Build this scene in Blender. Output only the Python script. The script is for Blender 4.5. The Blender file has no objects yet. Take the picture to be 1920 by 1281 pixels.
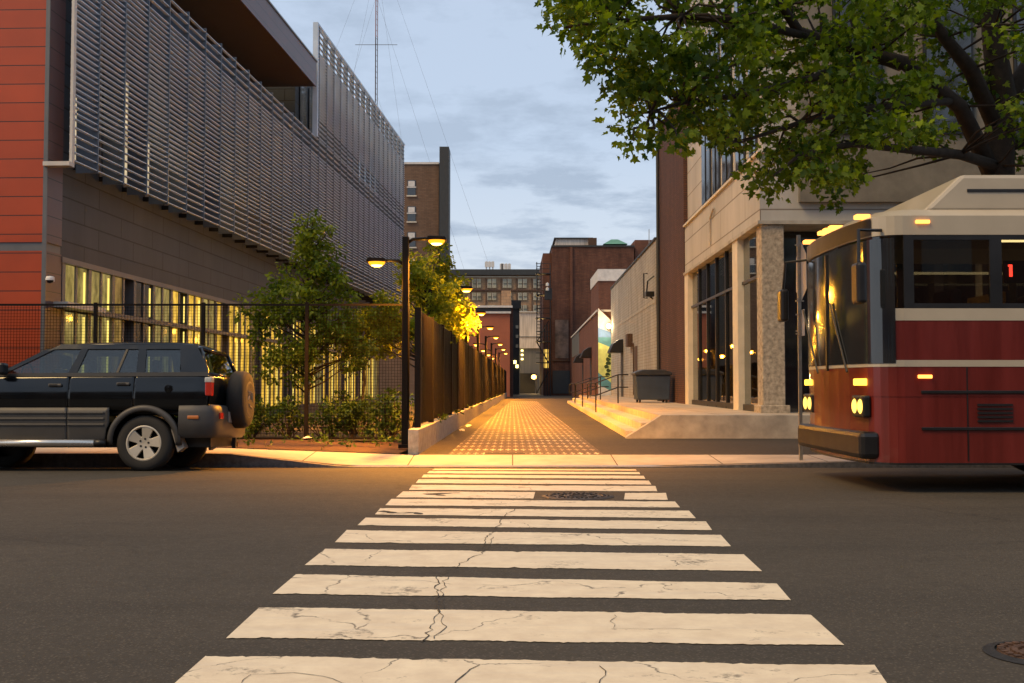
import bpy, math, random
import numpy as np
from math import sin, cos, pi, radians, sqrt, atan
SC = bpy.context.scene
COL = SC.collection
R = random.Random(7)

# ------------------------------------------------------------------ camera
F = 2000.0; H = 1.065; PITCH = atan(81.5 / F)
cp, sp = cos(PITCH), sin(PITCH)
def P(px, py, Y):
    u = (px - 960) / F; v = (640.5 - py) / F
    d1 = cp - v * sp; d2 = sp + v * cp
    t = Y / d1
    return (u * t, Y, H + d2 * t)
def road_z(Y):
    if Y < 11.5: return 0.0
    if Y < 13.5: return -0.02 * (Y - 11.5) / 2
    return -0.02 - 0.085 * min(1, (Y - 13.5) / 1.65)
def G(px, py):
    Y = 10
    for _ in range(30):
        Y = (H - road_z(Y)) * F / (py - 722)
    return ((px - 960) / F * Y, Y)
cam = bpy.data.cameras.new('camera'); co = bpy.data.objects.new('camera', cam); COL.objects.link(co)
cam.sensor_width = 36; cam.lens = F / 1920 * 36; cam.clip_end = 6000; cam.clip_start = 0.1
co.location = (0, 0, H); co.rotation_euler = (pi / 2 + PITCH, 0, 0)
SC.camera = co

# ------------------------------------------------------------------ materials
MATS = {}
def newmat(name):
    m = bpy.data.materials.new(name); m.use_nodes = True
    nt = m.node_tree; nt.nodes.clear()
    out = nt.nodes.new('ShaderNodeOutputMaterial')
    MATS[name] = m
    return m, nt, out
def N(nt, t, **kw):
    n = nt.nodes.new(t)
    for k, v in kw.items():
        if k.startswith('i_'):
            key = k[2:]
            n.inputs[int(key) if key.isdigit() else key.replace('_', ' ')].default_value = v
        else: setattr(n, k, v)
    return n
def L(nt, a, b): nt.links.new(a, b)
def c4(c): return (c[0], c[1], c[2], 1)
def mul(c, f): return tuple(x * f for x in c)
def coords(nt): return N(nt, 'ShaderNodeTexCoord').outputs['Object']
def mixc(nt, fac, a, b, blend='MIX'):
    m = N(nt, 'ShaderNodeMix', data_type='RGBA', blend_type=blend)
    if isinstance(fac, (int, float)): m.inputs[0].default_value = fac
    else: L(nt, fac, m.inputs[0])
    for i, x in ((6, a), (7, b)):
        if isinstance(x, tuple): m.inputs[i].default_value = c4(x)
        else: L(nt, x, m.inputs[i])
    return m.outputs[2]
def noise(nt, vec, scale, detail=4, rough=0.55):
    n = N(nt, 'ShaderNodeTexNoise', i_Scale=scale, i_Detail=detail, i_Roughness=rough)
    if vec is not None: L(nt, vec, n.inputs['Vector'])
    return n.outputs[0]
def ramp(nt, x, lo, hi, a=0.0, b=1.0):
    m = N(nt, 'ShaderNodeMapRange'); m.clamp = True
    L(nt, x, m.inputs[0])
    for i, v in zip((1, 2, 3, 4), (lo, hi, a, b)): m.inputs[i].default_value = v
    return m.outputs[0]
def math_(nt, op, a, b=None):
    m = N(nt, 'ShaderNodeMath', operation=op)
    for i, x in enumerate((a, b)):
        if x is None: continue
        if isinstance(x, (int, float)): m.inputs[i].default_value = x
        else: L(nt, x, m.inputs[i])
    return m.outputs[0]
def finish(nt, out, col, rough=0.7, metal=0.0, bump=None, bstr=0.3, bdist=0.01, spec=0.5, coat=0):
    p = N(nt, 'ShaderNodeBsdfPrincipled')
    if isinstance(col, tuple): p.inputs['Base Color'].default_value = c4(col)
    else: L(nt, col, p.inputs['Base Color'])
    if isinstance(rough, (int, float)): p.inputs['Roughness'].default_value = rough
    else: L(nt, rough, p.inputs['Roughness'])
    p.inputs['Metallic'].default_value = metal
    p.inputs['Specular IOR Level'].default_value = spec
    p.inputs['Coat Weight'].default_value = coat
    if bump is not None:
        b = N(nt, 'ShaderNodeBump', i_Strength=bstr, i_Distance=bdist); L(nt, bump, b.inputs['Height'])
        L(nt, b.outputs[0], p.inputs['Normal'])
    L(nt, p.outputs[0], out.inputs[0])
    return p
def mat(name, c, rough=0.7, metal=0.0, var=0.25, sc=3.0, bump=0.2, bsc=60, spec=0.5, coat=0, streak=False):
    m, nt, out = newmat(name); v = coords(nt)
    if streak:
        mp = N(nt, 'ShaderNodeMapping'); mp.inputs['Scale'].default_value = (4, 4, 0.35); L(nt, v, mp.inputs[0]); vv = mp.outputs[0]
    else: vv = v
    a = noise(nt, vv, sc, 6, 0.6)
    col = mixc(nt, ramp(nt, a, 0.3, 0.7), mul(c, 1 - var), mul(c, 1 + var))
    b = noise(nt, v, bsc, 3)
    rr = ramp(nt, a, 0.2, 0.8, max(0.02, rough - 0.08), min(1, rough + 0.08))
    finish(nt, out, col, rr, metal, b, bump, 0.004, spec, coat)
    return m
def brick(name, c1, c2, mortar, bw=0.21, bh=0.07, ms=0.012, off=0.5, rough=0.85, stain=0.3, bump=0.5, var=0.2):
    m, nt, out = newmat(name); v = coords(nt)
    s = N(nt, 'ShaderNodeSeparateXYZ'); L(nt, v, s.inputs[0])
    a = math_(nt, 'ADD', s.outputs[0], s.outputs[1])
    cb = N(nt, 'ShaderNodeCombineXYZ'); L(nt, a, cb.inputs[0]); L(nt, s.outputs[2], cb.inputs[1])
    b = N(nt, 'ShaderNodeTexBrick', i_Scale=1.0)
    b.offset = off
    b.inputs['Color1'].default_value = c4(c1); b.inputs['Color2'].default_value = c4(c2); b.inputs['Mortar'].default_value = c4(mortar)
    b.inputs['Mortar Size'].default_value = ms; b.inputs['Brick Width'].default_value = bw; b.inputs['Row Height'].default_value = bh
    b.inputs['Bias'].default_value = 0.0; b.inputs['Mortar Smooth'].default_value = 0.2
    L(nt, cb.outputs[0], b.inputs[0])
    mp = N(nt, 'ShaderNodeMapping'); mp.inputs['Scale'].default_value = (1, 1, 0.25); L(nt, v, mp.inputs[0])
    st = noise(nt, mp.outputs[0], 1.1, 7, 0.65)
    k = ramp(nt, st, 0.3, 0.72, 1 - stain, 1 + stain * 0.5)
    g = N(nt, 'ShaderNodeCombineColor'); [L(nt, k, g.inputs[i]) for i in range(3)]
    col = mixc(nt, 1.0, b.outputs[0], g.outputs[0], 'MULTIPLY')
    inv = math_(nt, 'SUBTRACT', 1.0, b.outputs[1])
    finish(nt, out, col, rough, 0, inv, bump, 0.01, 0.3)
    return m
def emit(name, c, s):
    m, nt, out = newmat(name)
    e = N(nt, 'ShaderNodeEmission', i_Strength=s); e.inputs[0].default_value = c4(c); L(nt, e.outputs[0], out.inputs[0])
    return m
def glass(name, tint=(0.5, 0.55, 0.55), refl=0.25, rough=0.02):
    m, nt, out = newmat(name)
    t = N(nt, 'ShaderNodeBsdfTransparent'); t.inputs[0].default_value = c4(tint)
    g = N(nt, 'ShaderNodeBsdfGlossy', i_Roughness=rough); g.inputs[0].default_value = (0.9, 0.93, 0.95, 1)
    fr = N(nt, 'ShaderNodeLayerWeight', i_Blend=0.35)
    k = ramp(nt, fr.outputs['Facing'], 0.35, 1.0, refl * 0.4, 0.75)
    mx = N(nt, 'ShaderNodeMixShader'); L(nt, k, mx.inputs[0]); L(nt, t.outputs[0], mx.inputs[1]); L(nt, g.outputs[0], mx.inputs[2])
    L(nt, mx.outputs[0], out.inputs[0])
    return m
def litpane(name, c, s, refl=0.12):
    """glazing with a lit room behind it: blinds and furniture break up the glow"""
    m, nt, out = newmat(name); v = coords(nt)
    mp = N(nt, 'ShaderNodeMapping'); mp.inputs['Scale'].default_value = (3, 3, 1.2); L(nt, v, mp.inputs[0])
    a = noise(nt, mp.outputs[0], 1.6, 5, 0.7)
    e = N(nt, 'ShaderNodeEmission'); e.inputs[0].default_value = c4(c)
    L(nt, ramp(nt, a, 0.35, 0.7, s * 0.35, s * 1.4), e.inputs[1])
    g = N(nt, 'ShaderNodeBsdfGlossy', i_Roughness=0.05)
    mx = N(nt, 'ShaderNodeMixShader', i_0=refl); L(nt, e.outputs[0], mx.inputs[1]); L(nt, g.outputs[0], mx.inputs[2])
    L(nt, mx.outputs[0], out.inputs[0])
    return m
def leafmat(name, c1, c2, trans=0.35, rough=0.5):
    m, nt, out = newmat(name)
    g = N(nt, 'ShaderNodeNewGeometry')
    v = coords(nt); a = noise(nt, v, 1.3, 3)
    k = math_(nt, 'ADD', math_(nt, 'MULTIPLY', g.outputs['Random Per Island'], 0.6), math_(nt, 'MULTIPLY', math_(nt, 'SUBTRACT', a, .5), 1.6))
    col = mixc(nt, ramp(nt, k, 0.0, 0.85), c1, c2)
    p = N(nt, 'ShaderNodeBsdfPrincipled', i_Roughness=rough); L(nt, col, p.inputs['Base Color']); p.inputs['Specular IOR Level'].default_value = 0.3
    t = N(nt, 'ShaderNodeBsdfTranslucent'); L(nt, mixc(nt, 1.0, col, (1.0, 1.0, 0.35), 'MULTIPLY'), t.inputs[0])
    mx = N(nt, 'ShaderNodeMixShader', i_0=trans); L(nt, p.outputs[0], mx.inputs[1]); L(nt, t.outputs[0], mx.inputs[2])
    L(nt, mx.outputs[0], out.inputs[0])
    return m

# asphalt
def asphalt(name, c, cracks=True):
    m, nt, out = newmat(name); v = coords(nt)
    big = noise(nt, v, 0.35, 5, 0.6)
    mp = N(nt, 'ShaderNodeMapping'); mp.inputs['Scale'].default_value = (0.12, 1.0, 1); L(nt, v, mp.inputs[0])
    lane = noise(nt, mp.outputs[0], 0.9, 5, 0.65)
    fine = noise(nt, v, 90, 2, 0.7); mid = noise(nt, v, 9, 5, 0.7)
    col = mixc(nt, ramp(nt, big, 0.3, 0.7), mul(c, 0.78), mul(c, 1.2))
    col = mixc(nt, ramp(nt, lane, 0.45, 0.68, 0, 0.6), col, mul(c, 0.55))
    col = mixc(nt, ramp(nt, mid, 0.6, 0.75, 0, 0.25), col, mul(c, 1.5))
    sp_ = N(nt, 'ShaderNodeTexVoronoi', i_Scale=55.0); L(nt, v, sp_.inputs['Vector'])
    col = mixc(nt, ramp(nt, sp_.outputs['Distance'], 0.10, 0.38, 0.6, 0), col, mul(c, 2.6))
    col = mixc(nt, ramp(nt, noise(nt, v, 22, 4, .75), 0.52, 0.66, 0, 0.55), col, mul(c, .45))
    col = mixc(nt, ramp(nt, noise(nt, v, 1.1, 6, .7), 0.60, 0.68, 0, 0.5), col, mul(c, .5))
    if cracks:
        vo = N(nt, 'ShaderNodeTexVoronoi', feature='DISTANCE_TO_EDGE', i_Scale=0.33)
        wv = N(nt, 'ShaderNodeTexNoise', i_Scale=2.5, i_Detail=6.0); L(nt, v, wv.inputs[0])
        ad = N(nt, 'ShaderNodeVectorMath', operation='MULTIPLY_ADD'); L(nt, wv.outputs[1], ad.inputs[0]); ad.inputs[1].default_value = (0.6, 0.6, 0); L(nt, v, ad.inputs[2])
        L(nt, ad.outputs[0], vo.inputs[0])
        cr = ramp(nt, vo.outputs[0], 0.0, 0.006, 0.55, 0.0)
        cr = math_(nt, 'MULTIPLY', cr, ramp(nt, big, 0.45, 0.6))
        col = mixc(nt, cr, col, mul(c, 0.3))
    finish(nt, out, col, ramp(nt, mid, 0.2, 0.8, 0.72, 0.92), 0, fine, 0.5, 0.006, 0.35)
    return m
M_road = asphalt('road_asphalt', (0.055, 0.046, 0.034))
M_apron = asphalt('path_asphalt', (0.034, 0.029, 0.024), False)
# path pavers with pale studs
def path_mat():
    m, nt, out = newmat('path_pavers'); v = coords(nt)
    s = N(nt, 'ShaderNodeSeparateXYZ'); L(nt, v, s.inputs[0])
    X, Yc = s.outputs[0], s.outputs[1]
    def fr(x, per, ph=0.0): return math_(nt, 'FRACT', math_(nt, 'ADD', math_(nt, 'DIVIDE', x, per), ph))
    def band(x, lo, hi): return math_(nt, 'MULTIPLY', math_(nt, 'GREATER_THAN', x, lo), math_(nt, 'LESS_THAN', x, hi))
    fx = fr(X, 0.125); fy = fr(Yc, 0.95)
    tick = math_(nt, 'MULTIPLY', band(fx, 0.41, 0.60), band(fy, 0.22, 0.78))
    dash = math_(nt, 'MULTIPLY', band(fx, 0.16, 0.84), band(fy, 0.44, 0.57))
    k = math_(nt, 'MAXIMUM', tick, dash)
    a = noise(nt, v, 3.5, 6, 0.7)
    cell = N(nt, 'ShaderNodeTexVoronoi', i_Scale=5.0); L(nt, v, cell.inputs[0])
    k = math_(nt, 'MULTIPLY', k, ramp(nt, a, 0.40, 0.55, 0.12, 1.0))
    k = math_(nt, 'MULTIPLY', k, ramp(nt, noise(nt, v, .7, 3), .38, .55, .45, 1.0))
    # slab joints
    j = math_(nt, 'MAXIMUM', math_(nt, 'LESS_THAN', fx, 0.07), math_(nt, 'LESS_THAN', fy, 0.03))
    base = mixc(nt, ramp(nt, a, 0.3, 0.7), (0.035, 0.026, 0.018), (0.085, 0.062, 0.044))
    base = mixc(nt, math_(nt, 'MULTIPLY', j, 0.6), base, (0.02, 0.018, 0.015))
    col = mixc(nt, k, base, (0.46, 0.41, 0.33))
    finish(nt, out, col, 0.75, 0, noise(nt, v, 40, 3), 0.4, 0.006, 0.4)
    return m
M_paver = path_mat()
# road paint, worn
def paint():
    m, nt, out = newmat('worn_white_paint'); v = coords(nt)
    a = noise(nt, v, 2.2, 8, 0.7); b = noise(nt, v, 30, 4, 0.7); c = noise(nt, v, 6, 6, 0.65)
    mp = N(nt, 'ShaderNodeMapping'); mp.inputs['Scale'].default_value = (0.25, 5, 1); L(nt, v, mp.inputs[0]); st = noise(nt, mp.outputs[0], 3, 5, 0.6)
    col = mixc(nt, ramp(nt, c, 0.3, 0.72), (0.60, 0.49, 0.35), (0.76, 0.65, 0.47))
    col = mixc(nt, ramp(nt, st, 0.5, 0.75, 0, 0.4), col, (0.55, 0.49, 0.42))
    wear = ramp(nt, math_(nt, 'ADD', math_(nt, 'MULTIPLY', a, 0.75), math_(nt, 'MULTIPLY', b, 0.25)), 0.565, 0.63)
    wv = N(nt, 'ShaderNodeTexNoise', i_Scale=1.8, i_Detail=8.0); L(nt, v, wv.inputs[0])
    ad = N(nt, 'ShaderNodeVectorMath', operation='MULTIPLY_ADD'); L(nt, wv.outputs[1], ad.inputs[0]); ad.inputs[1].default_value = (0.9, 0.9, 0); L(nt, v, ad.inputs[2])
    vo = N(nt, 'ShaderNodeTexVoronoi', feature='DISTANCE_TO_EDGE', i_Scale=0.62); L(nt, ad.outputs[0], vo.inputs[0])
    cr = math_(nt, 'MULTIPLY', ramp(nt, vo.outputs[0], 0.001, 0.0045, 0.8, 0.0), ramp(nt, c, .42, .52))
    col = mixc(nt, math_(nt, 'MAXIMUM', math_(nt, 'MULTIPLY', wear, 0.7), cr), col, (0.075, 0.062, 0.05))
    finish(nt, out, col, 0.7, 0, b, 0.4, 0.004, 0.4)
    return m
M_paint = paint()
def slab(name, c, joint=1.5):
    m, nt, out = newmat(name); v = coords(nt)
    s = N(nt, 'ShaderNodeSeparateXYZ'); L(nt, v, s.inputs[0])
    f = math_(nt, 'FRACT', math_(nt, 'DIVIDE', s.outputs[0], joint))
    j = math_(nt, 'LESS_THAN', f, 0.012 * 1.5 / joint)
    a = noise(nt, v, 1.4, 7, 0.65); b = noise(nt, v, 45, 4, 0.6)
    col = mixc(nt, ramp(nt, a, 0.3, 0.7), mul(c, 0.72), mul(c, 1.15))
    col = mixc(nt, ramp(nt, b, 0.55, 0.75, 0, 0.3), col, mul(c, 0.6))
    col = mixc(nt, j, col, mul(c, 0.2))
    finish(nt, out, col, 0.85, 0, b, 0.4, 0.004, 0.3)
    return m
M_side = slab('sidewalk_concrete', (0.36, 0.33, 0.30))
M_plaza = slab('plaza_concrete', (0.40, 0.34, 0.27), 2.0)
M_conc = mat('concrete', (0.36, 0.33, 0.29), 0.85, var=0.3, sc=2.5, bump=0.4, bsc=40)
M_granite = mat('granite_kerb', (0.13, 0.12, 0.115), 0.8, var=0.4, sc=14, bump=0.5, bsc=50)
M_steps = mat('step_concrete', (0.42, 0.36, 0.28), 0.8, var=0.25, sc=3)
M_soil = mat('garden_soil', (0.05, 0.04, 0.025), 0.95, var=0.4, sc=6, bump=1, bsc=30)
M_mulch = mat('bark_mulch', (0.05, 0.022, 0.012), 0.95, var=0.6, sc=16, bump=1, bsc=45)
M_ground = mat('town_ground', (0.09, 0.085, 0.07), 0.95, var=0.4, sc=0.3)
M_granitec = mat('pale_granite', (0.34, 0.32, 0.29), 0.8, var=0.3, sc=9, bump=0.4, bsc=60)

# left building
M_orange = None
def panelmat(name, c, row=0.345):
    m, nt, out = newmat(name); v = coords(nt)
    s = N(nt, 'ShaderNodeSeparateXYZ'); L(nt, v, s.inputs[0])
    z = math_(nt, 'DIVIDE', s.outputs[2], row)
    f = math_(nt, 'FRACT', z)
    j = math_(nt, 'LESS_THAN', f, 0.055)
    wn = N(nt, 'ShaderNodeTexWhiteNoise', noise_dimensions='1D'); L(nt, math_(nt, 'FLOOR', z), wn.inputs['W'])
    a = noise(nt, v, 0.8, 5)
    col = mixc(nt, ramp(nt, a, 0.3, 0.7), mul(c, 0.85), mul(c, 1.12))
    col = mixc(nt, math_(nt, 'MULTIPLY', wn.outputs[0], 0.25), col, mul(c, 0.7))
    col = mixc(nt, j, col, mul(c, 0.12))
    finish(nt, out, col, 0.42, 0, f, 0.25, 0.03, 0.5)
    return m
M_orange = panelmat('terracotta_panels', (0.43, 0.058, 0.009))
M_plum = panelmat('plum_panels', (0.10, 0.052, 0.055))
M_block = brick('dark_block', (0.052, 0.062, 0.076), (0.044, 0.052, 0.064), (0.018, 0.017, 0.017), 1.8, 0.42, 0.016, 0.37, 0.6, 0.25, 0.5)
M_soffit = mat('brown_soffit', (0.06, 0.042, 0.036), 0.6, var=0.12, sc=1)
M_alu = mat('louver_aluminium', (0.48, 0.57, 0.68), 0.5, 0.0, var=0.12, sc=2)
M_alud = mat('fin_aluminium', (0.13, 0.16, 0.20), 0.55, 0.0, var=0.12, sc=2)
M_pale = mat('pale_metal_trim', (0.55, 0.50, 0.44), 0.5, 0.1, var=0.1)
M_frame = mat('grey_window_frame', (0.13, 0.13, 0.135), 0.5, 0.3, var=0.1)
M_dglass = mat('dark_glass', (0.02, 0.022, 0.025), 0.08, 0.0, var=0.2, bump=0.0, spec=1.0)
M_pane1 = litpane('yellow_lit_pane', (1.0, 0.74, 0.22), 0.25)
M_pane2 = litpane('amber_lit_pane', (1.0, 0.60, 0.16), 0.2)
M_pane3 = litpane('golden_lit_pane', (1.0, 0.58, 0.07), 0.75)
M_strip = emit('bright_light_strip', (1.0, 0.74, 0.16), .95)
M_coolpane = litpane('cool_lit_pane', (1.0, 0.80, 0.5), 0.55)
# right / far buildings
M_brickdk = brick('dark_brown_brick', (0.13, 0.055, 0.038), (0.09, 0.040, 0.030), (0.05, 0.035, 0.03), stain=0.3)
M_brickred = brick('red_brick', (0.21, 0.075, 0.042), (0.15, 0.052, 0.032), (0.10, 0.065, 0.05), stain=0.35)
M_brickfar = brick('weathered_brick', (0.16, 0.064, 0.040), (0.115, 0.046, 0.031), (0.09, 0.055, 0.042), 0.42, 0.14, 0.016, stain=0.5)
M_tan = brick('tan_brick', (0.42, 0.26, 0.15), (0.36, 0.22, 0.13), (0.26, 0.18, 0.12), 0.6, 0.3, 0.02, stain=0.25)
M_brownbr = brick('brown_tower_brick', (0.20, 0.12, 0.078), (0.155, 0.092, 0.06), (0.12, 0.085, 0.065), 0.42, 0.14, 0.016, stain=0.25)
M_whitebr = brick('white_painted_brick', (0.40, 0.385, 0.36), (0.35, 0.335, 0.31), (0.30, 0.26, 0.22), 0.4, 0.13, 0.014, stain=0.35)
M_stucco = mat('orange_stucco', (0.36, 0.11, 0.055), 0.8, var=0.15, sc=0.6)
M_precast = brick('pale_precast', (0.47, 0.45, 0.42), (0.43, 0.41, 0.385), (0.22, 0.19, 0.16), 3.2, 0.75, 0.018, 0.5, 0.75, 0.2, 0.4)
M_frontshade = mat('shade_toned_front', (.17, .15, .12), .85, var=.25, sc=2, bump=.5)  # street front's shade put into the colour, darker than the precast
M_stone = mat('rough_stone', (0.36, 0.30, 0.23), 0.9, var=0.5, sc=11, bump=1.0, bsc=14)
M_cream = mat('cream_paint', (0.62, 0.56, 0.46), 0.6, var=0.1)
M_rustwhite = mat('rust_stained_white_metal', (0.55, 0.48, 0.42), 0.6, var=0.35, sc=1.0, streak=True)
M_greymetal = mat('grey_sheet_metal', (0.14, 0.14, 0.14), 0.5, 0.2, var=0.2, sc=1, streak=True)
M_black = mat('black_paint', (0.014, 0.013, 0.013), 0.4, 0.1, var=0.2)
M_dark = mat('dark_cornice', (0.03, 0.032, 0.033), 0.6, 0, var=0.2)
M_coping = mat('white_coping', (0.6, 0.57, 0.54), 0.6, var=0.15)
M_win = mat('pale_window_glass', (0.30, 0.26, 0.16), 0.15, 0, var=0.6, sc=0.7, bump=0, spec=0.9)
M_green = mat('green_copper', (0.10, 0.26, 0.19), 0.6, 0.1, var=0.2)
M_fence = mat('brown_steel_fence', (0.0055, 0.0036, 0.0028), 0.4, 0.0, var=0.3, sc=2, spec=.15, streak=True)
M_bronze = mat('dark_bronze_metal', (0.008, 0.006, 0.005), 0.5, 0.0, var=0.2, spec=.15)
M_wire = mat('black_wire', (.005, .004, .004), 1.0, 0, var=.1, bump=0, spec=0.0)
M_rust = mat('rusty_iron', (0.09, 0.05, 0.032), 0.75, 0.3, var=0.5, sc=20, bump=0.6)
M_iron = mat('cast_iron', (0.035, 0.032, 0.03), 0.6, 0.5, var=0.3, sc=20, bump=0.5)
M_steel = mat('galvanized_steel', (0.35, 0.32, 0.27), 0.45, 0.6, var=0.2, sc=8)
M_mast = mat('mast_red', (0.30, 0.12, 0.10), 0.6, 0, var=0.3, sc=0.05)
M_bark = mat('bark', (0.035, 0.024, 0.018), 0.95, var=0.45, sc=9, bump=1, bsc=18)
M_leafA = leafmat('maple_leaves', (0.035, 0.085, 0.006), (0.26, 0.36, 0.02), 0.5)
M_leafB = leafmat('garden_leaves', (0.07, 0.13, 0.010), (0.28, 0.34, 0.025), 0.5)
M_leafC = leafmat('lamplit_leaves', (0.18, 0.24, 0.015), (0.40, 0.44, 0.03), 0.5)  # lamp glow on one tree put into brighter leaf colours
M_leafS = leafmat('shrub_leaves', (0.03, 0.07, 0.010), (0.11, 0.17, 0.02), 0.35)
M_sodium = emit('sodium_lamp', (1.0, 0.44, 0.06), 14)
M_glow_ring = emit('amber_glow_ring', (1.0, 0.30, 0.012), 1.7)  # painted halo: amber glow around the lens, no separate lamp part
M_warm = emit('warm_lamp', (1.0, 0.68, 0.28), 14)

# ------------------------------------------------------------------ mesh builder
ORG = {}
class MB:
    def __init__(s): s.v = []; s.f = []
    def add(s, vs, fs):
        b = len(s.v); s.v += [tuple(map(float, q)) for q in vs]; s.f += [tuple(b + i for i in f) for f in fs]; return s
    def hexa(s, c):
        return s.add(c, [(0, 3, 2, 1), (4, 5, 6, 7), (0, 1, 5, 4), (1, 2, 6, 5), (2, 3, 7, 6), (3, 0, 4, 7)])
    def box(s, x0, y0, z0, x1, y1, z1):
        return s.hexa([(x0, y0, z0), (x1, y0, z0), (x1, y1, z0), (x0, y1, z0), (x0, y0, z1), (x1, y0, z1), (x1, y1, z1), (x0, y1, z1)])
    def run(s, xf, y0, y1, d0, d1, z0, z1):
        """box following a line x = xf(y), offsets d0..d1 from it"""
        a, b = xf(y0), xf(y1)
        return s.hexa([(a + d0, y0, z0), (a + d1, y0, z0), (b + d1, y1, z0), (b + d0, y1, z0), (a + d0, y0, z1), (a + d1, y0, z1), (b + d1, y1, z1), (b + d0, y1, z1)])
    def prism(s, poly, axis, a, b):
        n = len(poly)
        def q(u, v, w):
            return {'x': (w, u, v), 'y': (u, w, v), 'z': (u, v, w)}[axis]
        vs = [q(u, v, a) for u, v in poly] + [q(u, v, b) for u, v in poly]
        fs = [tuple(range(n))[::-1], tuple(range(n, 2 * n))] + [(i, (i + 1) % n, n + (i + 1) % n, n + i) for i in range(n)]
        return s.add(vs, fs)
    def tube(s, pts, rad, n=8, cap=True):
        if not isinstance(rad, (list, tuple)): rad = [rad] * len(pts)
        P_ = [np.array(p, float) for p in pts]
        vs = []; prev = None
        for i, p in enumerate(P_):
            t = (P_[min(i + 1, len(P_) - 1)] - P_[max(i - 1, 0)]); t = t / (np.linalg.norm(t) + 1e-9)
            if prev is None:
                up = np.array((0, 0, 1.0)) if abs(t[2]) < 0.9 else np.array((1.0, 0, 0))
                a = np.cross(t, up)
            else: a = prev - t * np.dot(prev, t)
            a = a / (np.linalg.norm(a) + 1e-9); prev = a; b = np.cross(t, a)
            for k in range(n):
                th = 2 * pi * k / n; vs.append(tuple(p + rad[i] * (cos(th) * a + sin(th) * b)))
        fs = []
        for i in range(len(P_) - 1):
            for k in range(n):
                fs.append((i * n + k, i * n + (k + 1) % n, (i + 1) * n + (k + 1) % n, (i + 1) * n + k))
        if cap: fs += [tuple(range(n))[::-1], tuple(range((len(P_) - 1) * n, len(P_) * n))]
        return s.add(vs, fs)
    def lathe(s, prof, c=(0, 0, 0), axis='z', n=24):
        vs = []; m = len(prof)
        for k in range(n):
            th = 2 * pi * k / n
            for r, h in prof:
                a, b = r * cos(th), r * sin(th)
                q = {'z': (a, b, h), 'y': (a, h, b), 'x': (h, a, b)}[axis]
                vs.append((c[0] + q[0], c[1] + q[1], c[2] + q[2]))
        fs = [(k * m + j, ((k + 1) % n) * m + j, ((k + 1) % n) * m + j + 1, k * m + j + 1) for k in range(n) for j in range(m - 1)]
        return s.add(vs, fs)
    def build(s, name, m, parent=None, smooth=False, bevel=0, origin=None):
        me = bpy.data.meshes.new(name)
        o3 = ORG.get(parent.name, (0, 0, 0)) if parent else (origin or (0, 0, 0))
        me.from_pydata([(x - o3[0], y - o3[1], z - o3[2]) for x, y, z in s.v], [], s.f)
        me.materials.append(m)
        if smooth: me.shade_smooth()
        me.update()
        o = bpy.data.objects.new(name, me); COL.objects.link(o)
        if parent: o.parent = parent
        else: o.location = o3
        ORG[o.name] = o3
        if bevel:
            b = o.modifiers.new('bevel', 'BEVEL'); b.width = bevel; b.segments = 2; b.limit_method = 'ANGLE'; b.angle_limit = radians(35)
        return o
def tag(o, label=None, cat=None, group=None, kind=None):
    if label: o['label'] = label
    if cat: o['category'] = cat
    if group: o['group'] = group
    if kind: o['kind'] = kind
    return o
def thing(name, label, cat, loc=(0, 0, 0), rz=0, group=None, local=False):
    o = bpy.data.objects.new(name, None); COL.objects.link(o); o.location = loc; o.rotation_euler = (0, 0, rz); o.empty_display_size = 0.2
    ORG[o.name] = (0, 0, 0) if local else tuple(loc)
    return tag(o, label, cat, group)
def kids(o): return [c for c in bpy.data.objects if c.parent == o]
def copy_tree(o, parent=None):
    ch = kids(o)
    c = o.copy(); COL.objects.link(c); c.parent = parent
    for k in ch: copy_tree(k, c)
    return c
def struct(o): o['kind'] = 'structure'; return o
def grid(name, xs, ys, zf, m, parent=None):
    mb = MB(); nx = len(xs)
    vs = [(x, y, zf(x, y)) for y in ys for x in xs]
    fs = [(j * nx + i, j * nx + i + 1, (j + 1) * nx + i + 1, (j + 1) * nx + i) for j in range(len(ys) - 1) for i in range(nx - 1)]
    mb.add(vs, fs); return mb.build(name, m, parent)

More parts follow.
